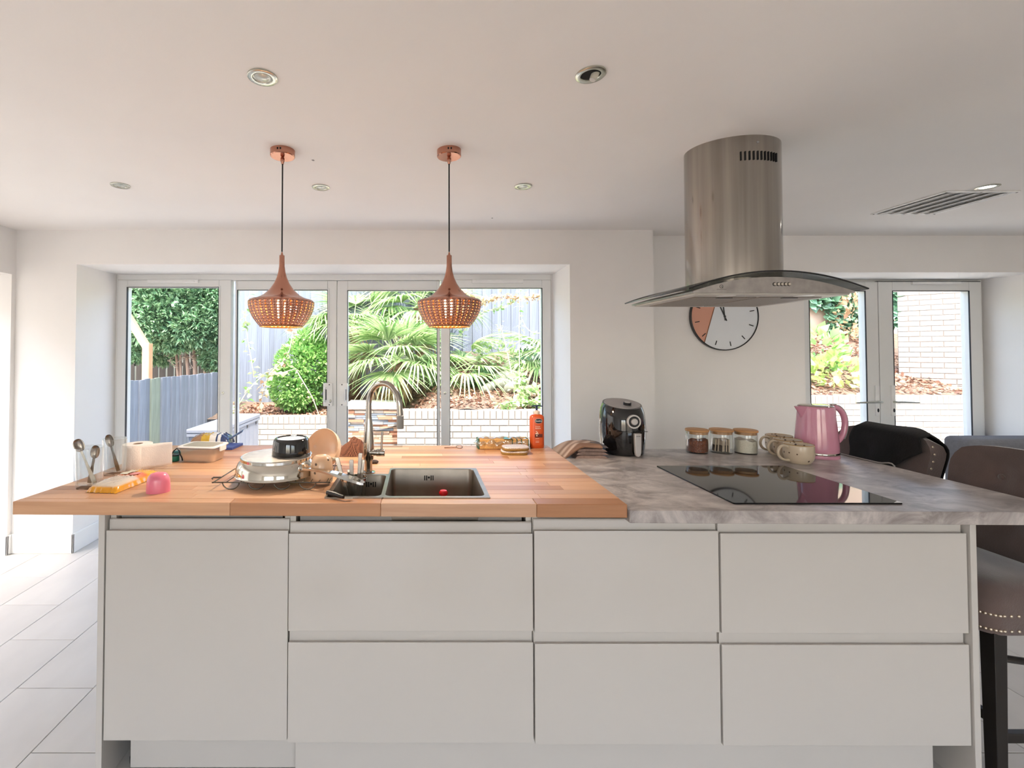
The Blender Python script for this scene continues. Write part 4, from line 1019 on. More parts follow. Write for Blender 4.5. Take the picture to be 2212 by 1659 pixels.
fold('fold', tm2, -.035, .114, -.052, .075, .0155, .014, .001, 0)
fold('fold', tm2, -.03, .110, -.05, .075, .030, .013, .002, 0)
fold('fold', tm3, .0, .122, -.035, .085, .0445, .013, .003, 0)
def top(u, v):
    x = -.128+.215*u; y = -.055+.15*v
    a = min(1, max(0, (x+.128)/.12)); zz = .006+.056*(math.sin(a*PI/2)**1.2)
    if x > .05: zz -= (x-.05)*.12
    zz += .003*math.sin(14*v+5*u)*a
    return (x+.045*(1-v)*(1-u)*.8, y-.012*math.sin(PI*u), zz)
to_ = MB().grid(top, 30, 20).build('towel_flap', tm, tw, smooth=180); q = to_.modifiers.new('thick', 'SOLIDIFY'); q.thickness = .009; q.offset = -1
# ---- air fryer
p = PG(1350, 980)
af = thing('air_fryer', 'black barrel shaped air fryer with grey sloping top and steel handle', 'air fryer', (p.x, p.y+.03, ZG))
def afp(z): return .098+.010*math.sin(PI*min(1, z/.26))
hf, hb2 = .222, .262
mb = MB(); n = 48; zs_ = [0, .006, .04, .09, .14, .19, .225, .245, .255]
rows2 = []
for z in zs_:
    rows2.append(len(mb.v)); k = z/.255
    for i in range(n):
        a = 2*PI*i/n; r = afp(z)*(.93 if z == 0 else 1); 
        if z > .22: r -= (z-.22)*.25
        x, y = r*math.cos(a), r*math.sin(a)*1.02; top_ = hf+(hb2-hf)*(y+.1)/.2
        mb.v.append((x, y, z/.255*top_))
for a, b in zip(rows2, rows2[1:]): mb.f += [(a+i, a+(i+1) % n, b+(i+1) % n, b+i) for i in range(n)]
mb.f.append(tuple(reversed(range(n)))); mb.f.append(tuple(rows2[-1]+i for i in range(n)))
ab = mb.build('shell', M['blackgl'], af, smooth=35)
tilt = math.atan2(hb2-hf, .2)
MB().prism([(.083*math.cos(2*PI*i/40), .084*math.sin(2*PI*i/40)) for i in range(40)], -.002, .0022).build('top_plate', mat('grey_top', '#a8a2a0', .35, .2), af, smooth=30, loc=(0, 0, (hf+hb2)/2+.0005), rot=(tilt, 0, 0))
MB().lathe([(.0185, 0), (.0185, .012), (.0165, .014), (0, .0142)], 24).build('timer_knob', M['black'], af, smooth=40, loc=(.014, -.028, (hf+hb2)/2-.0045), rot=(tilt, 0, 0))
MB().lathe([(0, .0006), (.014, .0006), (.014, 0)], 20).build('knob_cap', mat('silver_cap', '#c8c4c2', .3, .5), af, loc=(.014, -.0305, (hf+hb2)/2+.0095), rot=(tilt, 0, 0))
yfz = -.109; dx_ = .008
MB().lathe([(.0255, .002), (.026, .006), (.032, .006), (.033, .002), (.033, -.004)], 36, M=RX).build('dial_ring', mat('silver_ring', '#c9c5c2', .3, .4), af, smooth=40, loc=(dx_, yfz, .168))
MB().lathe([(0, .003), (.0275, .003), (.0275, 0)], 30, M=RX).build('dial', M['black'], af, loc=(dx_, yfz, .168))
MB().lathe([(0, .008), (.014, .008), (.016, .005), (.016, 0)], 24, M=RX).build('dial_button', mat('silver_btn', '#bdb9b6', .3, .4), af, smooth=40, loc=(dx_+.001, yfz-.002, .168))
hd_ = MB().prism_y([(-.0165, .115), (-.014, .025), (-.010, .010), (0, .004), (.010, .010), (.0145, .025), (.0165, .115)], -.012, .006).build('handle', mat('satin_handle', '#b5b0ae', .35, .35), af, bevel=.003, loc=(dx_+.012, yfz-.008, 0))
text('lettering', 'TOWER', .0055, M['black'], hd_, (0, -.0125, .102), RT)
B(-.075, .075, -.1095, -.10, .120, .1212).build('basket_seam', M['dark'], af)
# ---- glass jars with bamboo lids
M['bamboo'] = mat('bamboo_lid', '#bb8a58', .5, var=.1, scale=9, stretch=(1, 8, 1))
jars = []
for k, (px, py, lab) in enumerate(((1506, 977, 'glass jar of brown coffee granules with bamboo lid'), (1558.5, 977, 'glass jar of tea bags with bamboo lid'), (1611, 978.5, 'glass jar of white sugar with bamboo lid'))):
    p = PG(px, py); jars.append(p)
    t = thing('storage_jar', lab, 'jar', p, group='bamboo lidded storage jars')
    MB().lathe([(0, .0), (.047, 0), (.050, .003), (.0505, .104), (.0495, .106), (.0478, .104), (.0475, .006), (0, .004)], 44).build('glass_wall', M['glass'], t, smooth=50)
    MB().lathe([(0, .093), (.0465, .093), (.0465, .106), (.052, .106), (.053, .109), (.052, .1145), (.049, .116), (0, .116)], 40).build('bamboo_lid', M['bamboo'], t, smooth=40)
def heap(p, r, h, m, name, label, tiltv):
    mb = MB(); n = 36; R = [0, .3, .6, .85, 1]
    mb.lathe([(0, .0), (r, 0), (r, h*.5)], n)
    rows3 = []
    for q_ in reversed(R):
        rows3.append(len(mb.v))
        for i in range(n):
            a = 2*PI*i/n; mb.v.append((r*q_*math.cos(a), r*q_*math.sin(a), h+tiltv*q_*math.cos(a+.6)+.003*math.sin(5*a)*q_))
    b0_ = rows3[0]-n
    mb.f += [(b0_+i, b0_+(i+1) % n, rows3[0]+(i+1) % n, rows3[0]+i) for i in range(n)]
    for a, b in zip(rows3, rows3[1:]): mb.f += [(a+i, a+(i+1) % n, b+(i+1) % n, b+i) for i in range(n)]
    return tag(mb.build(name, m, loc=(p.x, p.y, ZG+.0065)), label, name.split('_')[-1], kind='stuff')
heap(jars[0], .0468, .056, mat('coffee_granules', '#8a4520', .9, var=.35, scale=220, bump=1), 'instant_coffee', 'brown coffee granules filling half of a glass jar', .006)
heap(jars[2], .0468, .060, mat('white_sugar', '#f0e8d8', .8, var=.04, scale=300, bump=.4), 'white_sugar', 'white sugar filling more than half of a glass jar', -.004)
tbm = mat('tea_bag_paper', '#cbb9a4', .9, var=.06, scale=80); tbd = mat('tea_leaf_dark', '#40342c', .95, var=.2, scale=150)  # pale bag paper and dark brown tea filling
tb0 = None
for k in range(7):
    x = -.034+k*.0105
    if tb0 is None:
        tb0 = thing('tea_bag', 'paper tea bag standing on edge in a glass jar', 'tea bag', group='tea bags in the jar')
        B(-.0035, .0035, -.024, .024, .0, .062).build('paper', tbm, tb0, bevel=.003)
        B(-.0044, .0, -.022, .022, .002, .032).build('tea', tbd, tb0, bevel=.002)
        o = tb0
    else: o = dup(tb0)
    o.location = (jars[1].x+x, jars[1].y-(.004 if abs(x) < .02 else -.006), ZG+.0065); o.rotation_euler = (0, .10-.02*k, .12*(k % 3-1))
    o.scale = (1, (1-.0008*(x*1000)**2/2) if abs(x) > .02 else 1, 1)
def smoothpts(P, n=5):
    P = [Vector(q) for q in P]; out = []
    for i in range(len(P)-1):
        p0, p1, p2, p3 = P[max(i-1, 0)], P[i], P[i+1], P[min(i+2, len(P)-1)]
        for k in range(n):
            t = k/n; out.append(.5*((2*p1)+(-p0+p2)*t+(2*p0-5*p1+4*p2-p3)*t*t+(-p0+3*p1-3*p2+p3)*t**3))
    out.append(P[-1]); return [tuple(q) for q in out]
# ---- three speckled mugs
def mug(x, y, label):
    t = thing('mug', label, 'mug', (x, y, ZG), .0, 'speckled mugs')
    MB().lathe([(0, .004), (.036, .003), (.040, 0), (.044, .003), (.053, .018), (.0575, .036), (.0575, .060), (.0565, .082), (.0555, .0845), (.0535, .083), (.0535, .06), (.049, .02), (.036, .010), (0, .009)], 48).build('cup_body', M['speck'], t, smooth=60)
    MB().lathe([(.0534, .082), (.0555, .0852), (.0572, .082)], 40).build('rim_glaze', mat('tan_glaze', '#b8935f', .25, coat=.3), t, smooth=180)
    MB().tube(smoothpts([(-.053, -.008, .070), (-.075, -.012, .079), (-.096, -.015, .072), (-.105, -.016, .050), (-.095, -.014, .028), (-.074, -.011, .016), (-.050, -.008, .014)]), .0058, 10).build('handle', M['speck'], t, smooth=180)
mug(1.706, 2.095, 'speckled beige mug standing in front of the kettle and of both its twins')
mug(1.745, 2.205, 'speckled beige mug standing between its two twins')
mug(1.786, 2.312, 'speckled beige mug next to the sugar jar, rearmost of the three')
# ---- kettle
p = PG(1764, 985)
kt = thing('electric_kettle', 'glossy pink electric kettle with chrome band at its base', 'kettle', (p.x, p.y, ZG))
pk = mat('pink_enamel', '#cf8fa4', .16, var=.02, coat=.5)
MB().lathe([(0, 0), (.085, 0), (.0865, .004), (.0855, .014), (.083, .016), (0, .016)], 44).build('power_base', pk, kt, smooth=40)
MB().lathe([(.0845, .016), (.0855, .018), (.0852, .024), (.0838, .026)], 44).build('chrome_band', M['chrome'], kt, smooth=50)
kb = MB().lathe([(.083, .025), (.0848, .030), (.0848, .05), (.0825, .09), (.078, .14), (.0735, .19), (.0715, .228), (.0705, .236), (.069, .239), (0, .240)], 48).build('jug', pk, kt, smooth=45)
def spout(u, v):
    z = .165+.073*v; rr = .0735-.002*v; out = .036*v**1.4; a = (u-.5)*2
    hw = .010+.020*v
    yy = a*hw; base = -math.sqrt(max(0, rr*rr-yy*yy))+.004
    return (base-out*(1-abs(a)**1.6), yy, z)
spt = MB().grid(spout, 12, 10)
o = len(spt.v); ring = [spout(i/12, 1) for i in range(13)]; spt.v += ring+[(-.055, 0, .237)]
spt.f += [(o+i, o+i+1, o+13) for i in range(12)]
spt.build('spout', pk, kt, smooth=50)
MB().lathe([(.067, .238), (.068, .241), (.064, .2445), (.03, .246), (0, .246)], 40).build('lid', M['chrome'], kt, smooth=50)
hpts = [(.066, 0, .228), (.085, 0, .234), (.108, 0, .226), (.127, 0, .205), (.137, 0, .172), (.136, 0, .135), (.124, 0, .098), (.104, 0, .072), (.078, 0, .058)]
MB().tube(smoothpts(hpts), .0125, 12, flat=.95).build('handle', pk, kt, smooth=180)
MB().tube([(q[0]+.011*(1 if i > 3 else .3), q[1], q[2]+.010*(1-i/14)) for i, q in enumerate(smoothpts(hpts)[4:32])], .0055, 8).build('handle_trim', M['carcass'], kt, smooth=180)
MB().ell((.083, 0, .2465), .016, .010, .0045, 12, 8).build('lid_switch', M['chrome'], kt, smooth=180)
cbm = mat('grey_cable', '#8b8784', .5)
c0 = PG(1800, 979); 
cb = MB().tube(smoothpts([(p.x+.08, p.y+.03, ZG+.006), (c0.x+.005, c0.y+.03, ZG+.004), (2.045, 2.17, ZG+.004), (2.05, 2.08, ZG+.004), (2.068, 2.03, ZG+.003), (2.075, 2.02, ZG-.1)]), .0032, 8)
tag(cb.build('kettle_cable', cbm, smooth=180), 'grey kettle cable running along the worktop edge', 'cable')
# ------------------------------------------------------------------ bar stools, jacket, sofa
velvet = mat('brown_velvet', '#55443f', .85, var=.15, scale=14, sheen=.6, bump=.1, bscale=200)
darkw = mat('black_stained_wood', '#17120f', .4, var=.1, scale=12, stretch=(1, 1, .1))
brass = mat('nail_brass', '#cdbfae', .25, 1)
SW = .213
def backx(z): t = (z-.56); return .10+.19*t+.14*max(0, t-.2)**1.6        # inner face of the backrest, local x
def backw(z): return SW*(.86+.16*min(1, max(0, (z-.6)/.42)))
def stool(y, label, ztop=1.045, x=2.025, rz=0):
    t = thing('bar_stool', label, 'bar stool', (x, y, 0), rz, 'velvet bar stools at the end of the island')
    # seat
    pts = rrect(-.215, .155, -SW, SW, .06, 6)
    sb = MB(); rings = []
    for z, ins in ((.50, .004), (.505, 0), (.60, 0), (.63, .006), (.652, .03), (.663, .09), (.666, .16)):
        ring = [(x*(1-ins/.3)+(-.03)*ins/.3, yy*(1-ins/.3)) for x, yy in pts]; rings.append(len(sb.v)); sb.v += [(a, b, z) for a, b in ring]
    n = len(pts)
    for a, b in zip(rings, rings[1:]): sb.f += [(a+i, a+(i+1) % n, b+(i+1) % n, b+i) for i in range(n)]
    sb.f.append(tuple(reversed(range(n)))); sb.f.append(tuple(rings[-1]+i for i in range(n)))
    st = sb.build('seat', velvet, t, smooth=50)
    nh = MB()
    for z in (.515, .563):
        for i in range(40):
            q = i/40*2*(.37+.41); 
            # walk the outline
            k = i/40*n; i0 = int(k); f_ = k-i0; a, b = pts[i0 % n], pts[(i0+1) % n]
            x_, y_ = a[0]+(b[0]-a[0])*f_, a[1]+(b[1]-a[1])*f_
            nh.ell((x_, y_, z), .0055, .0055, .0055, 8, 6)
        for xx in [(-.14+.024*j) for j in range(11)]:
            for yy in (-SW-.0005, SW+.0005): nh.ell((xx, yy, z), .0055, .0045, .0055, 8, 6)
    nh.build('nailheads', brass, st, smooth=180)['kind'] = 'stuff'
    # backrest: leaning, slightly wrapped, rounded top
    nu, nv = 22, 16; vs = []; th = .075
    def bp(u, v, back):
        a = (u-.5)*2; z = .60+(ztop-.60)*v
        w_ = backw(z)
        if v > .82: w_ *= 1-.16*((v-.82)/.18)**2
        zz = z - .022*abs(a)**4*v
        wrap = -.035*a*a*(.4+.6*v)
        pil = .012*(1-a**4)*math.sin(PI*min(1, v*1.02))
        x = backx(z)+wrap - (pil if not back else -th*(1 if v < .9 else max(.25, 1-((v-.9)/.1)**2*.75))-.0)
        if not back:
            for bu, bv in ((.2, .45), (.5, .45), (.8, .45), (.35, .75), (.65, .75)):
                d2 = ((u-bu)*.42)**2+((v-bv)*.45)**2; x += .020*math.exp(-d2/.0018)
        return (x, w_*a, zz)
    mbk = MB()
    mbk.grid(lambda u, v: bp(u, v, False), nu, nv); mbk.grid(lambda u, v: bp(1-u, v, True), nu, nv)
    # close the rim
    def strip(A, Bp):
        o = len(mbk.v)
        for a, b in zip(A, Bp): mbk.v += [a, b]
        mbk.f += [(o+2*i, o+2*i+1, o+2*i+3, o+2*i+2) for i in range(len(A)-1)]
    strip([bp(i/nu, 1, False) for i in range(nu+1)], [bp(i/nu, 1, True) for i in range(nu+1)])
    strip([bp(0, j/nv, False) for j in range(nv+1)], [bp(0, j/nv, True) for j in range(nv+1)])
    strip([bp(1, 1-j/nv, False) for j in range(nv+1)], [bp(1, 1-j/nv, True) for j in range(nv+1)])
    bk = mbk.build('backrest', velvet, t, smooth=60)
    for bu, bv in ((.2, .45), (.5, .45), (.8, .45), (.35, .75), (.65, .75)):
        q = bp(bu, bv, False); MB().ell((q[0]-.003, q[1], q[2]), .006, .011, .011, 12, 8).build('button', velvet, bk, smooth=180)
    nh = MB()
    for u in (0, 1):
        for j in range(13):
            v = .08+.86*j/12
            a, b = Vector(bp(u, v, False)), Vector(bp(u, v, True))
            for f_ in (.22,): nh.ell(tuple(a.lerp(b, f_)+Vector((0, -.001 if u == 0 else .001, 0))), .0055, .004, .0055, 8, 6)
    nh.build('nailheads', brass, bk, smooth=180)['kind'] = 'stuff'
    # legs and rails
    for lx, ly in ((-.165, -SW+.028), (-.165, SW-.028), (.13, -SW+.028), (.13, SW-.028)):
        sp_ = .035 if lx > 0 else 0; mbl = MB()
        a = .021; b = .017
        mbl.add([(lx-a, ly-a, .503), (lx+a, ly-a, .503), (lx+a, ly+a, .503), (lx-a, ly+a, .503), (lx+sp_-b, ly-b, 0), (lx+sp_+b, ly-b, 0), (lx+sp_+b, ly+b, 0), (lx+sp_-b, ly+b, 0)],
                [(0, 1, 2, 3), (7, 6, 5, 4), (0, 4, 5, 1), (1, 5, 6, 2), (2, 6, 7, 3), (3, 7, 4, 0)])
        mbl.build('leg', darkw, t, bevel=.002)
    for s in (-1, 1):
        yy = s*(SW-.028)
        B(-.145, .15, yy-.011, yy+.011, .148, .178).build('foot_rail', darkw, t, bevel=.002)
        MB().tube([(-.15, yy, .415), (-.05, yy, .40), (.05, yy, .375), (.14, yy, .34)], .011, 6).build('side_brace', darkw, t, smooth=60)
    B(-.178, -.155, -SW+.045, SW-.045, .20, .23).build('front_rail', darkw, t, bevel=.002)
    return t, bp
s2, _ = stool(1.715, 'brown velvet bar stool with bare buttoned back, beside the end panel', x=2.035)
s1, bp1 = stool(2.205, 'brown velvet bar stool with a black jacket over its back', rz=.07)
# jacket over the far stool
jm = mat('black_fabric', '#0a090b', .9, var=.3, scale=9, bump=.2, bscale=90)
def jk(u, v):
    # v 0..1: from front bottom, over the top, down the back
    s = v*2.2-1.1
    a0, a1 = .06, .80
    fr = 1-abs(s)/1.1
    lim = .05+.34*max(0, min(1, (.80-fr)/.45)) if s < 0 else .0
    uu = lim+(a1-lim+.02*math.sin(9*fr))*u
    if s < 0:
        vv = 1+s*.62; q = Vector(bp1(uu, vv, False)); q.x -= .012+.008*math.sin(11*uu+6*vv)*(1-vv)*1.5
    else:
        vv = 1-s*.55; q = Vector(bp1(uu, vv, True)); q.x += .012+.006*math.sin(8*uu)
    e = max(0, 1-abs(s)/.14); q.z += .014*e+.004*math.sin(7*uu+1)*e
    return tuple(q)
jo = MB().grid(jk, 26, 40).build('draped_jacket', jm, smooth=180, loc=(2.02, 2.205, 0), rot=(0, 0, .07))
tag(jo, 'black jacket draped over the back of the bar stool', 'jacket')
q = jo.modifiers.new('thick', 'SOLIDIFY'); q.thickness = .006
# sofa in the corner by the french doors
sf = thing('grey_sofa', 'blue grey fabric sofa standing in front of the french doors', 'sofa', (4.22, 2.72, 0))
sm_ = mat('slate_fabric', '#6f7178', .9, var=.08, scale=50, bump=.2, bscale=300)
sw_ = .70
B(-sw_, sw_, -.38, .42, .10, .36).build('base', sm_, sf, bevel=.02, seg=3)
B(-sw_, sw_, .24, .42, .3, .852).build('back', sm_, sf, bevel=.035, seg=4)
for s in (-1, 1):
    B(s*sw_-.09 if s > 0 else -sw_, sw_ if s > 0 else -sw_+.09, -.38, .30, .3, .60).build('arm', sm_, sf, bevel=.03, seg=3)
    B(min(0, s*.60)+.004, max(0, s*.60)-.004, -.37, .22, .35, .47).build('seat_cushion', sm_, sf, bevel=.03, seg=3)
    for y in (-.33, .36): MB().lathe([(.015, 0), (.022, .105), (0, .105)], 10, (s*.62, y, 0)).build('leg', darkw, sf)
# ------------------------------------------------------------------ garden
GZ = -.14
brickm = mat('white_painted_brick', '#aaa299', .85, var=.12, scale=9, bump=.3, bscale=60, rand=.06)
mortar = mat('mortar', '#7d746b', .9, var=.08, scale=30)
struct(B(-9, 12, 3.87, 7.5, GZ-.1, GZ).build('patio', mat('pale_paving', '#d3ccc2', .85, var=.08, scale=3)))
struct(B(-9, -3.78, -5, 3.87, GZ-.1, GZ).build('unseen_side_yard', mat('yard_paving', '#7d7973', .85, var=.08, scale=3)))
struct(B(-6.3, -6.0, -5, 4.2, GZ, 3.4).build('sky_blocker_wall', mat('beige_render', '#a89c8c', .9, var=.08, scale=4)))
BL, BH, BD, J = .215, .065, .1025, .010
def brickwall(name, label, p0, p1, ztop, zbot, soldier=True, cat='garden wall'):
    """wall of separate bricks from p0 to p1 seen from the house side; top course of bricks on edge"""
    p0 = Vector(p0); p1 = Vector(p1); d = (p1-p0); ln = d.length; d.normalize(); a = math.atan2(d.y, d.x)
    t = thing(name, label, cat, (p0.x, p0.y, 0), a)
    zt_ = ztop-(BD if soldier else 0)
    B(0, ln, .006, BD+.1, zbot, ztop-.006).build('mortar_core', mortar, t)
    k = brick_mesh; r = 0; z = zt_-BH-J if soldier else ztop-BH
    while z > zbot-.02:
        x = -(.5 if r % 2 else 0)*(BL+J)
        while x < ln:
            c0, c1 = max(0, x), min(ln, x+BL)
            if c1-c0 > .03:
                o = link('brick', k, t, 0, ((c0+c1)/2, random.uniform(-.0015, .0015), z+BH/2)); o.scale = ((c1-c0)/BL, 1, 1)
            x += BL+J
        z -= BH+J; r += 1
    if soldier:
        x = 0
        while x+BH <= ln+.01:
            o = link('brick', solder_mesh, t, 0, (x+BH/2, random.uniform(-.002, .002), ztop-BD/2)); x += BH+J
    return t
def rb(w_, h_, d_):
    m = B(-w_/2, w_/2, 0, d_, -h_/2, h_/2); e = .004
    m = MB(); m.add([(-w_/2+e, 0, -h_/2+e), (w_/2-e, 0, -h_/2+e), (w_/2-e, 0, h_/2-e), (-w_/2+e, 0, h_/2-e), (-w_/2, e, -h_/2), (w_/2, e, -h_/2), (w_/2, e, h_/2), (-w_/2, e, h_/2), (-w_/2, d_, -h_/2), (w_/2, d_, -h_/2), (w_/2, d_, h_/2), (-w_/2, d_, h_/2)],
        [(0, 1, 2, 3), (0, 4, 5, 1), (1, 5, 6, 2), (2, 6, 7, 3), (3, 7, 4, 0), (4, 8, 9, 5), (5, 9, 10, 6), (6, 10, 11, 7), (7, 11, 8, 4)]); return m
brick_mesh = rb(BL, BH, .09).mesh('brick', brickm); solder_mesh = rb(BH, BD, .2).mesh('brick', brickm)
a = on_y(545, 900, 6.6); b = on_y(745, 900, 6.6); zA = a.z
brickwall('retaining_wall', 'white painted brick retaining wall behind the storage box', (a.x, 6.6), (b.x, 6.6), zA, GZ)
a = on_y(858, 887, 5.6); b = on_y(1225, 887, 5.6); zB = a.z
brickwall('retaining_wall', 'white painted brick retaining wall below the palm, topped by bricks on edge', (a.x, 5.6), (b.x+.3, 5.6), zB, GZ)
a = on_y(1725, 855, 6.0); b = on_y(2125, 855, 6.0); zC_ = a.z
brickwall('retaining_wall', 'white painted brick retaining wall outside the french doors', (a.x-.3, 6.0), (b.x, 6.0), zC_, .1)
pD = Vector((7.62, 6.26)); dD = Vector((-.707, .707))
brickwall('boundary_wall', 'tall white brick wall rising behind the french doors', (pD+dD*.80).to_tuple(), pD.to_tuple(), 2.75, zC_-.05, False)
# slate-faced steps in the middle
sl_ = thing('slate_steps', 'rust and grey stacked slate block beside the brick wall', 'stone steps')
y0 = 5.72; xa, xb = on_y(742, 900, y0).x, on_y(859, 900, y0).x; ztp = on_y(800, 879, y0).z
B(xa, xb, y0+.02, 6.6, GZ, ztp-.03).build('stone_core', mortar, sl_)
smats = [mat('slate_%s' % n_, c_, .75, var=.2, scale=14, bump=.4) for n_, c_ in (('rust', '#b9866a'), ('grey', '#8d949c'), ('pale', '#cbbfb2'), ('tan', '#c7a58a'))]
smesh = [B(-.5, .5, 0, .05, -.5, .5).mesh('slate', m_) for m_ in smats]
z = GZ
while z < ztp-.012:
    h_ = random.uniform(.022, .036); x = xa-random.uniform(0, .1)
    while x < xb:
        w_ = random.uniform(.12, .32); c0, c1 = max(xa, x), min(xb, x+w_)
        if c1-c0 > .02:
            o = link('slate', random.choice(smesh), sl_, 0, ((c0+c1)/2, y0+random.uniform(-.018, .006), z+h_/2)); o.scale = (c1-c0-.004, 1, h_-.004)
        x += w_
    z += h_
B(xa-.03, xb, y0-.03, 6.55, ztp-.028, ztp).build('top_slab', mat('pale_slab', '#d8d2c8', .8, var=.1, scale=6), sl_, bevel=.006)
# ---- planted bank
def ground(x, y):
    """height of the raised bed"""
    if x < -.55: base = zA-.03; f = max(0, (y-6.7)); return base+.10*f+.02*math.sin(5*x+3*y)
    k = min(1, (x+.55)/.8)
    lo = zA-.03+.10*max(0, y-6.7); hi = (zB-.03)+.23*max(0, y-5.7)
    if x > 3.2: hi = (zC_-.03)+.42*max(0, y-6.1)
    return lo*(1-k)+hi*k+.03*math.sin(4*x+2*y)+.02*math.sin(9*x-5*y)
soil = mat('leafy_soil', '#6f5b4c', .95, var=.35, scale=16, bump=.6, bscale=40, detail=8)
def gg(x0, x1, y0_, y1_, nx, ny): 
    return MB().grid(lambda u, v: (x0+(x1-x0)*u, y0_+(y1_-y0_)*v, ground(x0+(x1-x0)*u, y0_+(y1_-y0_)*v)), nx, ny)
gm_ = gg(-4.2, -.62, 6.68, 10.5, 40, 40); gm_.grid(lambda u, v: (-.62+4.0*u, 5.68+4.9*v, ground(-.62+4.0*u, 5.68+4.9*v)), 50, 50); gm_.grid(lambda u, v: (3.38+7*u, 6.08+4.4*v, ground(3.38+7*u, 6.08+4.4*v)), 50, 40)
struct(gm_.build('garden_bank', soil, smooth=180))
# ---- leaves helper: many small folded leaves in one mesh (numpy)
def leaves(P, D, S, U=None, width=.5, fold=.25, droop=.2):
    """P positions, D directions, S lengths; each leaf = 4 triangles folded along its midrib"""
    n = len(P); D = D/np.linalg.norm(D, axis=1, keepdims=True)
    if U is None: U = rng.normal(size=(n, 3))
    A = np.cross(D, U); A /= np.linalg.norm(A, axis=1, keepdims=True)+1e-9; Nn = np.cross(A, D)
    S = S[:, None]
    v = np.stack([P, P+D*S*.5+A*S*width*.5+Nn*S*fold*.4, P+D*S*.55, P+D*S*.5-A*S*width*.5+Nn*S*fold*.4, P+D*S-Nn*S*droop], 1).reshape(-1, 3)
    o = np.arange(n)[:, None]*5
    f = np.concatenate([o+np.array([[0, 1, 2]]), o+np.array([[0, 2, 3]]), o+np.array([[1, 4, 2]]), o+np.array([[2, 4, 3]])], 0)
    return v, f
def npmesh(name, parts, m):
    vs = []; fs = []; o = 0
    for v, f in parts: vs.append(v); fs.append(f+o); o += len(v)
    v = np.concatenate(vs); f = np.concatenate(fs)
    me = bpy.data.meshes.new(name); me.vertices.add(len(v)); me.vertices.foreach_set('co', v.ravel().astype(np.float32))
    me.loops.add(len(f)*3); me.loops.foreach_set('vertex_index', f.ravel().astype(np.int32))
    me.polygons.add(len(f)); me.polygons.foreach_set('loop_start', np.arange(0, len(f)*3, 3, dtype=np.int32)); me.polygons.foreach_set('loop_total', np.full(len(f), 3, dtype=np.int32))
    me.update(calc_edges=True); me.validate(); me.materials.append(m); return me
def gvec(P): return np.array([[p[0], p[1], ground(p[0], p[1])] for p in P])
# leaf litter
xy = np.concatenate([np.stack([rng.uniform(-2.7, -.7, 1500), rng.uniform(6.7, 7.6, 1500)], 1), np.stack([rng.uniform(-.2, 2.4, 3500), rng.uniform(5.72, 8.2, 3500)], 1), np.stack([rng.uniform(4.6, 7.6, 3800), rng.uniform(6.1, 8.6, 3800)], 1)])
P = gvec(xy)+np.array([0, 0, .012]); D = rng.normal(size=(len(P), 3))*np.array([1, 1, .35])
lit = link('leaf_litter', npmesh('leaf_litter', [leaves(P, D, rng.uniform(.04, .085, len(P)), np.tile([0, 0, 1.], (len(P), 1))+rng.normal(size=(len(P), 3))*.5, .55, .3, .1)], leafmat('dry_leaves', '#b98f78', '#6b4a3a', trans=.1)))
tag(lit, 'dry brown fallen leaves scattered over the raised bed', 'leaves', kind='stuff')
# ---- far fence: upright boards
fm1 = mat('slate_blue_board', '#757a85', .75, var=.18, scale=6, stretch=(6, 6, .7), bump=.2, rand=.12)
bmesh_ = B(-.058, .058, -.011, .011, 0, 1).mesh('board', fm1)
def fence(name, label, p0, p1, zb, zt_, pitch=.10, lap=.012, slope=0):
    p0 = Vector(p0); p1 = Vector(p1); d = p1-p0; ln = d.length; d.normalize(); a = math.atan2(d.y, d.x)
    t = thing(name, label, 'fence', (p0.x, p0.y, 0), a)
    n_ = int(ln/pitch)
    for i in range(n_+1):
        o = link('board', bmesh_, t, 0, (i*pitch, (i % 2)*lap, zb), (0, 0, .10)); o.scale = (1, 1, zt_+slope*i*pitch-zb+random.uniform(-.006, .006))
    for z in (zb+.35, (zb+zt_)/2, zt_-.3): B(0, ln, .03, .075, z-.035, z+.035).build('rail', fm1, t)
    return t
fa = on_y(492, 700, 7.7); fb_ = on_y(1215, 700, 9.3)
fence('board_fence', 'tall slate blue board fence behind shrub and palm', (fa.x, 7.7), (fb_.x, 9.3), .3, 2.95)
# near side fence
sfn = fence('side_fence', 'lower slate blue side fence running away past the storage box', (-3.13, 4.35), (-3.05, 7.6), GZ, 1.10, .105, .012)
# algae-streaked board look: two boards carry a yellow-green stain
grn = mat('algae_board', '#7d8476', .8, var=.2, scale=6, stretch=(6, 6, .7))
gb = bmesh_.copy(); gb.materials.clear(); gb.materials.append(grn)
for o in [c for c in sfn.children if c.name.startswith('board')]:
    if 1.02 < o.location.x < 1.2: o.data = gb
dkb = mat('shaded_board', '#4b443e', .9, var=.2, scale=6, stretch=(6, 6, .7))  # shadow behind the conifer trunks is put into this board colour
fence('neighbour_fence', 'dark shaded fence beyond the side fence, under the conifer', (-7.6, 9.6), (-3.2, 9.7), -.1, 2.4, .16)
for o in C.objects['neighbour_fence'].children: o.data = o.data.copy(); o.data.materials.clear(); o.data.materials.append(dkb)
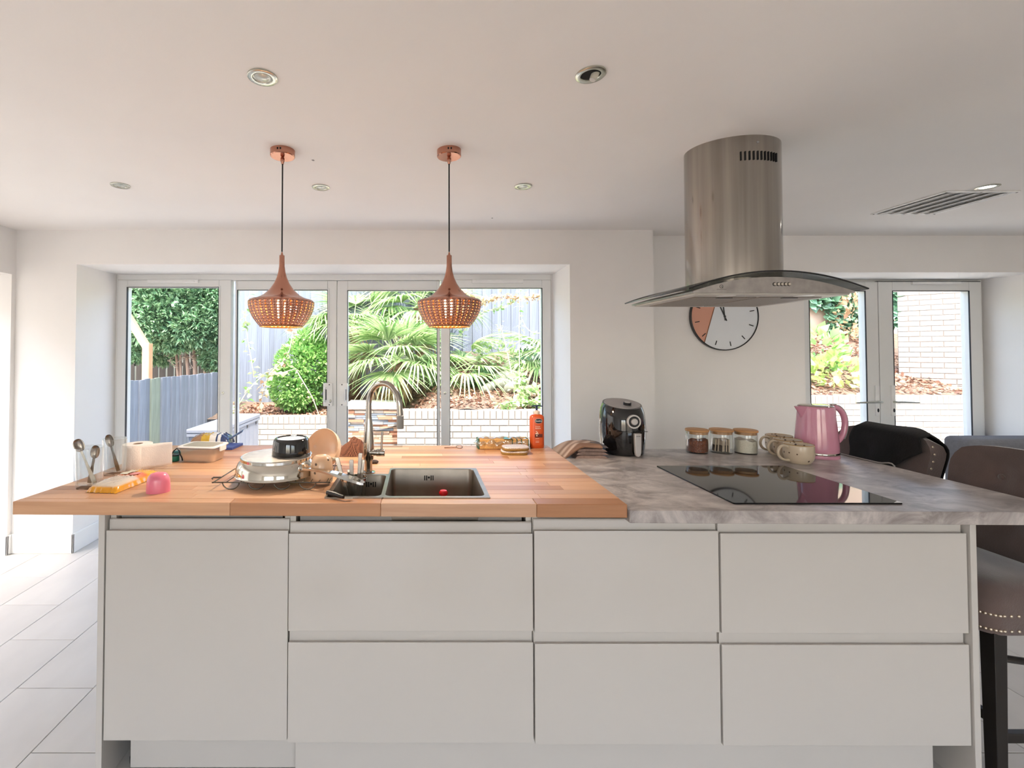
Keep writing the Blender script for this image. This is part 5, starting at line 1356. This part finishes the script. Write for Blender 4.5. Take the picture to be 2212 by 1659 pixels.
# ---- timber post with brace
tm_ = mat('raw_timber', '#c99b74', .7, var=.15, scale=10, stretch=(4, 4, .6))
q = on_y(318, 800, 6.9); xq = q.x
po = thing('timber_post', 'bare timber post with diagonal brace behind the side fence', 'post', (xq, 6.9, GZ))
B(-.052, .052, -.05, .05, 0, on_y(318, 742, 6.9).z-GZ).build('upright', tm_, po, bevel=.004)
e0 = on_y(316, 748, 6.9); e1 = on_y(262, 660, 6.9)
dxy = Vector((e1.x-e0.x, 0, e1.z-e0.z)); ln_ = dxy.length; an_ = math.atan2(dxy.x, dxy.z)
B(-.045, .045, -.045, .045, -.05, ln_+.4).build('brace', tm_, po, bevel=.004, loc=(e0.x-xq, 0, e0.z-GZ), rot=(0, an_, 0))
# ---- storage box
sbm = mat('grey_resin', '#8f919c', .55, var=.04, scale=8); sb = thing('storage_box', 'long grey resin garden storage box with a flat lid', 'storage box', (-2.27, 5.48, GZ))
hz = .60-GZ
B(-.16, .16, -.60, .60, 0, hz-.08).build('bin', sbm, sb, bevel=.008)
ld = B(-.175, .175, -.625, .625, hz-.045, hz).build('lid', sbm, sb, bevel=.01)
B(-.172, .172, -.62, .62, hz-.08, hz-.047).build('lid_skirt', sbm, sb, bevel=.004)
for y in (-.4, -.1, .2, .5): B(.158, .166, y-.02, y+.02, hz-.12, hz-.04).build('hinge', mat('dark_hinge', '#4a4b52', .5), sb)
for k in range(9):
    y = -.54+k*.135; B(.157, .163, y-.004, y+.004, .03, hz-.1).build('rib', sbm, sb)
for k in range(3):
    x = -.1+k*.1; B(x-.004, x+.004, -.604, -.598, .03, hz-.1).build('rib', sbm, sb)
# ---- conifer
bark = mat('conifer_bark', '#a58d7e', .9, var=.25, scale=12, stretch=(3, 3, .5), bump=.5)
yc = 8.4
cf = thing('conifer_tree', 'big dense conifer with bare reddish trunks above the side fence', 'tree', (on_y(400, 800, yc).x, yc, -.1))
bx = cf.location.x
for (pa, pb_, r) in (((392, 820), (372, 735), .035), ((400, 820), (385, 735), .03), ((412, 820), (404, 720), .045), ((425, 820), (420, 725), .05), ((447, 820), (440, 740), .035), ((452, 820), (462, 745), .03)):
    a = on_y(*pa, yc); b = on_y(*pb_, yc+random.uniform(-.2, .2)); a.z -= 1.2; b.z += .7
    m_ = [a.lerp(b, k/5)+Vector((random.uniform(-.02, .02), random.uniform(-.03, .03), 0)) for k in range(6)]
    MB().tube([tuple(q_-cf.location) for q_ in m_], [r*(1-.08*k) for k in range(6)], 8).build('trunk', bark, cf, smooth=180)
tw_ = MB()
for k in range(46):
    px = random.uniform(360, 465); py = random.uniform(728, 790); a = on_y(px, py, yc-.15); pts_ = [a]
    for j in range(4): pts_.append(pts_[-1]+Vector((random.uniform(-.09, .09), random.uniform(-.06, .04), random.uniform(-.06, .05))))
    tw_.tube([tuple(q_-cf.location) for q_ in pts_], .006, 4)
tw_.build('dead_twigs', mat('dead_twig', '#b5a294', .9), cf)['kind'] = 'stuff'
def blob(c, r, n):
    th = rng.normal(size=(n, 3)); th /= np.linalg.norm(th, axis=1, keepdims=True); rad = rng.uniform(.62, 1.05, n)**.6
    return np.array(c)+th*np.array(r)*rad[:, None], th
Ps = []; Ds = []
def addblob(px, py, y, rx, rz, n):
    c = on_y(px, py, y); P_, t = blob(c, (rx, rx*.8, rz), n); Ps.append(P_); Ds.append(t*.6+rng.normal(size=t.shape)*.45+np.array([.12, -.2, .1]))
for a in ((300, 640, 8.2, .75, .5, 2600), (370, 640, 8.1, .8, .62, 3200), (445, 650, 8.3, .7, .7, 3000), (340, 690, 7.9, .55, .42, 2200), (415, 700, 8.0, .5, .35, 2000), (470, 720, 8.2, .35, .4, 1500), (290, 740, 8.0, .35, .3, 1100), (465, 770, 8.3, .22, .22, 700), (380, 735, 8.0, .25, .16, 600),
          (400, 560, 8.5, 1.6, .6, 4200), (540, 620, 8.9, .6, .45, 2000), (520, 665, 8.6, .28, .35, 900), (515, 730, 8.4, .14, .2, 300), (260, 560, 8.4, 1.0, .6, 2200), (345, 760, 8.6, .3, .2, 500), (470, 640, 8.0, .4, .5, 1500), (468, 690, 8.0, .25, .3, 900)): addblob(*a)
P = np.concatenate(Ps); D = np.concatenate(Ds); keep = np.ones(len(P), bool)
# each spray: three narrow leaflets fanned in a plane
parts = []
sz = rng.uniform(.07, .15, len(P)); U0 = rng.normal(size=D.shape)+np.array([0, 0, 1.5])
Dn = D/np.linalg.norm(D, axis=1, keepdims=True); A = np.cross(Dn, U0); A /= np.linalg.norm(A, axis=1, keepdims=True)
for k, (sd, f0) in enumerate(((0, 0), (.75, .25), (-.75, .25), (.55, .5), (-.55, .5))):
    parts.append(leaves(P+Dn*(sz*f0)[:, None], Dn+A*sd, sz*(1-.35*abs(sd)), U0, .26, .1, .12))
cmesh = npmesh('foliage', parts, leafmat('conifer_green', '#4a7a52', '#b0cfa0', trans=.2))
cmesh.transform(Matrix.Translation(-cf.location)); fo = link('foliage', cmesh, cf); fo['kind'] = 'stuff'
# ---- round shrub
ys = 7.15; c = on_y(650, 810, ys)
sh_ = thing('round_shrub', 'bright green leafy shrub in the bed beside the palm', 'shrub', (c.x, ys, ground(c.x, ys)))
Ps = []; Ds = []
for (px, py, y_, rx, rz, n) in ((655, 790, 7.15, .40, .40, 2600), (630, 835, 7.05, .33, .32, 1800), (690, 790, 7.2, .32, .38, 1600), (668, 745, 7.2, .24, .22, 900), (650, 860, 7.1, .30, .22, 1000)):
    cc = on_y(px, py, y_); P_, t = blob(cc, (rx, rx*.85, rz), n); Ps.append(P_); Ds.append(t+rng.normal(size=t.shape)*.6+np.array([0, -.1, .3]))
P = np.concatenate(Ps); D = np.concatenate(Ds)
sm2 = npmesh('foliage', [leaves(P, D, rng.uniform(.05, .09, len(P)), rng.normal(size=P.shape)*.5+np.array([0, 0, 1.]), .5, .25, .12)], leafmat('shrub_green', '#5f9a48', '#bde08c', trans=.3))
sm2.transform(Matrix.Translation(-sh_.location)); o = link('foliage', sm2, sh_); o['kind'] = 'stuff'
for k in range(5):
    MB().tube([(random.uniform(-.05, .05), random.uniform(-.05, .05), -.02), (random.uniform(-.15, .15), random.uniform(-.1, .1), .35), (random.uniform(-.3, .3), random.uniform(-.2, .1), .7)], [.014, .011, .006], 6).build('stem', bark, sh_, smooth=180)
# ---- fan palm
palmA = leafmat('palm_green', '#5f8a4a', '#d6e6ac', trans=.32); palmD = leafmat('palm_dry', '#a8875a', '#d0b487', trans=.2)
def frond_mesh(name, m, R=.62, nl=30, span=2.6, droop=.25, seed=0):
    r = np.random.default_rng(seed); mb = MB()
    mb.tube([(0, 0, 0), (0, .2, .03), (0, .42, .03)], [.011, .009, .006], 6)
    c = Vector((0, .42, .03))
    for k in range(nl):
        a = -span/2+span*k/(nl-1); d = Vector((math.sin(a), math.cos(a), 0)); sd = Vector((d.y, -d.x, 0))
        L_ = R*(.82+.18*math.cos(a*.9))*r.uniform(.88, 1.05); w0 = .011+.006*r.random(); dr = droop*r.uniform(.6, 1.6)
        seg = [(.0, .25), (.3, 1), (.55, .9), (.8, .5), (1, .04)]; o = len(mb.v)
        for t, w_ in seg:
            p_ = c+d*(L_*t)+Vector((0, 0, .05*math.sin(PI*min(t, .6))-dr*L_*max(0, t-.35)**1.7*1.6))
            mb.v += [tuple(p_+sd*w0*w_), tuple(p_+Vector((0, 0, -.006*w_))), tuple(p_-sd*w0*w_)]
        for j in range(len(seg)-1):
            a_, b_ = o+3*j, o+3*j+3; mb.f += [(a_, a_+1, b_+1, b_), (a_+1, a_+2, b_+2, b_+1)]
    return mb.mesh(name, m)
fr_m = [frond_mesh('frond', palmA, .60, 30, 2.7, .18, 1), frond_mesh('frond', palmA, .66, 32, 2.9, .32, 2), frond_mesh('frond', palmA, .55, 28, 2.5, .5, 3), frond_mesh('frond', palmA, .7, 34, 3.2, .4, 4)]
fr_d = frond_mesh('frond', palmD, .42, 18, 1.4, .7, 5)
yp = 6.85
def palm(px, py, y_, label, specs, trunk=None, scale=1.0):
    c = on_y(px, py, y_); gz = ground(c.x, y_)
    t = thing('fan_palm', label, 'palm', (c.x, y_, gz), group='fan palms in the bed')
    hgt = c.z-gz
    mb = MB(); n_ = 14
    mb.tube([(0.03*math.sin(3*k/n_), 0, hgt*k/n_-.05) for k in range(n_+1)], [(.085 if k % 2 else .105) for k in range(n_+1)], 10)
    mb.build('trunk', mat('palm_fibre', '#6b5138', .95, var=.3, scale=30, bump=1), t)
    for i, (az, el, roll, kind, sc) in enumerate(specs):
        me = fr_d if kind < 0 else fr_m[kind]
        # frond +Y axis aims to azimuth/elevation
        d = Vector((math.cos(az)*math.cos(el), math.sin(az)*math.cos(el), math.sin(el)))
        up = Vector((0, 0, 1)); xax = d.cross(up).normalized(); zax = xax.cross(d).normalized()
        Mx = Matrix((xax, d, zax)).transposed().to_euler() if False else Matrix(((xax.x, d.x, zax.x), (xax.y, d.y, zax.y), (xax.z, d.z, zax.z)))
        Mx = Mx @ Matrix.Rotation(roll, 3, 'Y')
        o = link('frond', me, t, 0, (0, 0, hgt-.03+.05*math.sin(el))); o.rotation_euler = Mx.to_euler(); o.scale = (sc*scale,)*3
    return t
def specs(n, seed, el0, el1, down=0):
    r = np.random.default_rng(seed); out = []
    for i in range(n):
        az = 2*PI*i/n*1.618*2+r.uniform(-.3, .3); el = r.uniform(el0, el1)
        out.append((az, el, r.uniform(-.5, .5), int(r.integers(0, 4)), r.uniform(.85, 1.1)))
    for i in range(down): out.append((r.uniform(0, 6.28), r.uniform(-1.1, -.7), r.uniform(-.5, .5), -1, r.uniform(.8, 1.1)))
    return out
D_ = math.radians
front = [(D_(-95), D_(-22), .1, 1, 1.1), (D_(-60), D_(-8), -.2, 3, 1.1), (D_(-125), D_(-6), .3, 1, 1.05), (D_(-150), D_(10), .2, 0, 1.1), (D_(-30), D_(-12), -.2, 1, 1.1), (D_(-80), D_(12), 0, 3, 1.0), (D_(-110), D_(35), .2, 0, 1.0), (D_(-40), D_(25), 0, 0, 1.0), (D_(178), D_(-15), .2, 2, 1.1), (D_(0), D_(2), 0, 3, 1.15)]
palm(858, 775, 6.95, 'big green fan palm in the middle of the raised bed', front+specs(16, 3, -.35, .9, 7))
palm(975, 800, 7.3, 'fan palm spreading its fronds over the rocky slope', [(D_(-70), D_(-5), 0, 3, 1.15), (D_(-35), D_(2), -.1, 1, 1.15), (D_(-15), D_(-18), .1, 3, 1.15), (D_(-100), D_(15), 0, 0, 1.0), (D_(0), D_(18), 0, 1, 1.05)]+specs(6, 8, -.2, .7, 3))
palm(905, 660, 8.0, 'taller fan palm behind with a crown near the lamp', [(D_(-90), D_(-15), 0, 3, 1.1), (D_(-120), D_(0), .2, 1, 1.1), (D_(-50), D_(-5), 0, 1, 1.1), (D_(-150), D_(-10), 0, 3, 1.1), (D_(-20), D_(5), 0, 0, 1.1)]+specs(13, 5, -.2, 1.1, 4), scale=1.15)
palm(765, 690, 7.7, 'fan palm leaning towards the round shrub', [(D_(-110), D_(-12), 0, 1, 1.05), (D_(-160), D_(-5), .2, 3, 1.1), (D_(-75), D_(0), 0, 0, 1.0), (D_(180), D_(-20), .1, 1, 1.05)]+specs(10, 6, -.3, .8, 3))
palm(1205, 770, 7.2, 'fan palm half cut off by the right door frame', [(D_(-170), D_(-10), 0, 1, 1.0), (D_(-140), D_(-15), 0, 3, 1.0), (D_(170), D_(20), 0, 0, 1.0), (D_(-120), D_(5), 0, 1, 1.0)]+specs(5, 9, -.3, .6, 0))
# ---- bramble canes and climbing stems with leaves
cane = mat('pale_cane', '#cfc3a8', .7)
vleaf = leafmat('bramble_leaf', '#6d9a4a', '#dbe8b8', trans=.35); dleaf = leafmat('withered_leaf', '#b98e74', '#e0cfa8', trans=.2)
def vine(label, pts, leafm, nl, ls, r=.007, base=None):
    P3 = [on_y(px, py, y_) for px, py, y_ in pts]; root = P3[0].copy()
    t = thing('bramble_cane', label, 'climbing plant', root, group='canes and climbing stems in the garden')
    sp_ = smoothpts([tuple(q_-root) for q_ in P3], 6)
    MB().tube(sp_, r, 5).build('cane', cane, t, smooth=180)
    ii = rng.integers(0, len(sp_), nl); Pn = np.array([sp_[i] for i in ii])+rng.normal(size=(nl, 3))*.025
    Dn_ = rng.normal(size=(nl, 3))*np.array([1, .7, .5])+np.array([0, -.2, -.1])
    o = link('leaves', npmesh('leaves', [leaves(Pn, Dn_, rng.uniform(ls*.7, ls*1.3, nl), rng.normal(size=(nl, 3))*.5+np.array([0, -.3, 1]), .6, .2, .15)], leafm), t); o['kind'] = 'stuff'
    return t
vine('leafy climber hanging down in front of the board fence', [(548, 815, 6.9), (545, 790, 6.85), (535, 730, 6.8), (531, 680, 6.8), (540, 630, 6.85), (548, 590, 6.9)], vleaf, 46, .085)
vine('bramble arching over the storage box end', [(640, 796, 6.75), (600, 808, 6.75), (565, 815, 6.7), (535, 845, 6.6), (508, 885, 6.5), (490, 900, 6.5)], vleaf, 60, .10)
vine('withered bramble beside the round shrub', [(560, 880, 6.8), (570, 840, 6.75), (585, 805, 6.8), (620, 770, 6.85), (632, 720, 6.9), (636, 690, 6.95)], dleaf, 60, .09)
vine('bare cane leaning in front of the shrub', [(690, 900, 6.65), (675, 860, 6.6), (655, 825, 6.6), (640, 800, 6.7)], dleaf, 10, .05)
vine('tall straight stem with small leaves on the rocky slope', [(1112, 858, 6.3), (1104, 800, 6.4), (1092, 745, 6.5), (1080, 700, 6.6)], vleaf, 34, .06)
vine('long upright stem before the fence on the slope', [(1122, 870, 6.2), (1122, 800, 6.3), (1122, 700, 6.4), (1123, 600, 6.5)], vleaf, 70, .07)
vine('branching twig with leaves close to the second lamp', [(995, 725, 7.6), (1020, 690, 7.5), (1050, 672, 7.5), (1085, 665, 7.5), (1110, 650, 7.5)], vleaf, 70, .08, .008)
vine('withered flower branch near the top of the fence', [(1000, 628, 7.6), (1040, 650, 7.5), (1080, 640, 7.4), (1120, 645, 7.4), (1165, 640, 7.4)], dleaf, 260, .08)
vine('green creeper along the top of the retaining wall', [(1085, 875, 5.75), (1115, 872, 5.75), (1145, 868, 5.8), (1180, 872, 5.8)], vleaf, 110, .09)
vine('broad-leaved creeper climbing on the slope', [(1120, 880, 6.0), (1125, 850, 6.05), (1118, 815, 6.15), (1135, 830, 6.2), (1150, 850, 6.1)], vleaf, 70, .11)
vine('twiggy branch crossing the fence', [(1175, 720, 7.4), (1150, 718, 7.5), (1135, 705, 7.6), (1128, 690, 7.6)], vleaf, 14, .06)
# ---- low plants on the slopes
def bush(name, label, c, r, n, ls, m, group=None):
    t = thing(name, label, 'plant', (c[0], c[1], ground(c[0], c[1])), group=group)
    P_, th = blob((0, 0, r[2]*.5), r, n); P_[:, 2] = np.abs(P_[:, 2])
    o = link('foliage', npmesh('foliage', [leaves(P_, th+rng.normal(size=th.shape)*.5+np.array([0, -.2, .4]), rng.uniform(ls*.7, ls*1.3, n), None, .6, .2, .15)], m), t); o['kind'] = 'stuff'
    return t
ivy = leafmat('ivy_leaf', '#3f6a45', '#8fb89a', trans=.15, rough=.3)
for lab, (px, py, y_), r_, n, ls, m_ in (('leafy green clump at the top of the slope by the fence', (1075, 770, 8.0), (.35, .3, .25), 260, .09, vleaf), ('low green clump halfway up the rocky slope', (1150, 790, 7.4), (.35, .3, .25), 260, .09, ivy),
        ('yellow-green ground cover behind the retaining wall bricks', (1165, 855, 6.0), (.25, .2, .15), 200, .08, vleaf), ('grey-green clump beside the palm fronds', (1045, 830, 6.9), (.22, .2, .16), 160, .08, ivy)):
    q_ = on_y(px, py, y_); bush('ground_plant', lab, (q_.x, q_.y), r_, n, ls, m_, 'low plants on the slope')
rockm = mat('mossy_rock', '#9a9d8c', .9, var=.25, scale=7, bump=.5)
for k, (px, py, y_, s) in enumerate(((1095, 818, 6.9, .16), (1085, 838, 6.7, .13), (1105, 842, 6.6, .12), (1055, 838, 6.6, .1), (1100, 800, 7.2, .15), (1145, 768, 8.0, .22), (1165, 795, 7.3, .15))):
    q_ = on_y(px, py, y_); z_ = ground(q_.x, q_.y); mb = MB().ell((0, 0, 0), s*1.3, s, s*.7, 12, 8, .8)
    mb.v = [(x*(1+.12*math.sin(9*z+5*y)), y*(1+.1*math.sin(7*x)), z*(1+.15*math.sin(8*x+3*y))) for x, y, z in mb.v]
    tag(mb.build('garden_rock', rockm, smooth=40, loc=(q_.x, q_.y, z_+s*.35), rot=(0, .2*k, k)), 'mossy grey rock lying on the slope above the retaining wall', 'rock', 'rocks on the slope')
# ---- outside the french doors: rendered wall with ivy, leafy plants
yi = 8.3
a = on_y(1690, 700, yi); b = on_y(1960, 700, yi)
struct(B(a.x, b.x+2.4, yi, yi+.2, .6, 3.4).build('rendered_garden_wall', mat('tan_render', '#c4ab98', .9, var=.12, scale=5)))
def ivyclump(label, pxs, n, y_, ls=.15):
    P3 = []
    while len(P3) < n:
        px = random.uniform(pxs[0], pxs[1]); py = random.uniform(pxs[2], pxs[3])
        if pxs[4](px, py): q_ = on_y(px, py, y_+random.uniform(-.12, 0)); P3.append(q_)
    root = P3[0].copy(); root.z = ground(root.x, y_-.1)
    t = thing('ivy', label, 'ivy', root); Pn = np.array([tuple(q_-root) for q_ in P3])
    o = link('foliage', npmesh('foliage', [leaves(Pn, rng.normal(size=Pn.shape)*.5+np.array([0, -.7, -.3]), rng.uniform(ls*.6, ls*1.2, n), rng.normal(size=Pn.shape)*.4+np.array([0, -1., .5]), .85, .2, .1)], ivy), t); o['kind'] = 'stuff'
ivyclump('dark ivy hanging over the rendered wall outside the french doors', (1745, 1885, 600, 740, lambda x, y: y < 690+50*math.sin((x-1760)/40) and not (x < 1785 and y > 660)), 900, yi-.02)
ivyclump('ivy climbing the corner of the tall white brick wall', (1920, 1962, 600, 705, lambda x, y: x < 1958-(y-600)*.25), 170, 7.0, .12)
for lab, (px, py, y_), r_, n, ls, m_ in (('big-leaved green plant outside the french doors', (1765, 790, 7.0), (.33, .28, .34), 210, .15, leafmat('hosta_leaf', '#79b060', '#c9e29a', trans=.35)), ('yellowish leafy plant at the foot of the bank', (1805, 825, 6.5), (.30, .25, .26), 190, .12, leafmat('lime_leaf', '#93b85a', '#e6e8a8', trans=.35)),
        ('reddish dry bush below the ivy', (1850, 720, 8.0), (.3, .3, .5), 420, .1, dleaf)):
    q_ = on_y(px, py, y_); bush('leafy_plant', lab, (q_.x, q_.y), r_, n, ls, m_)
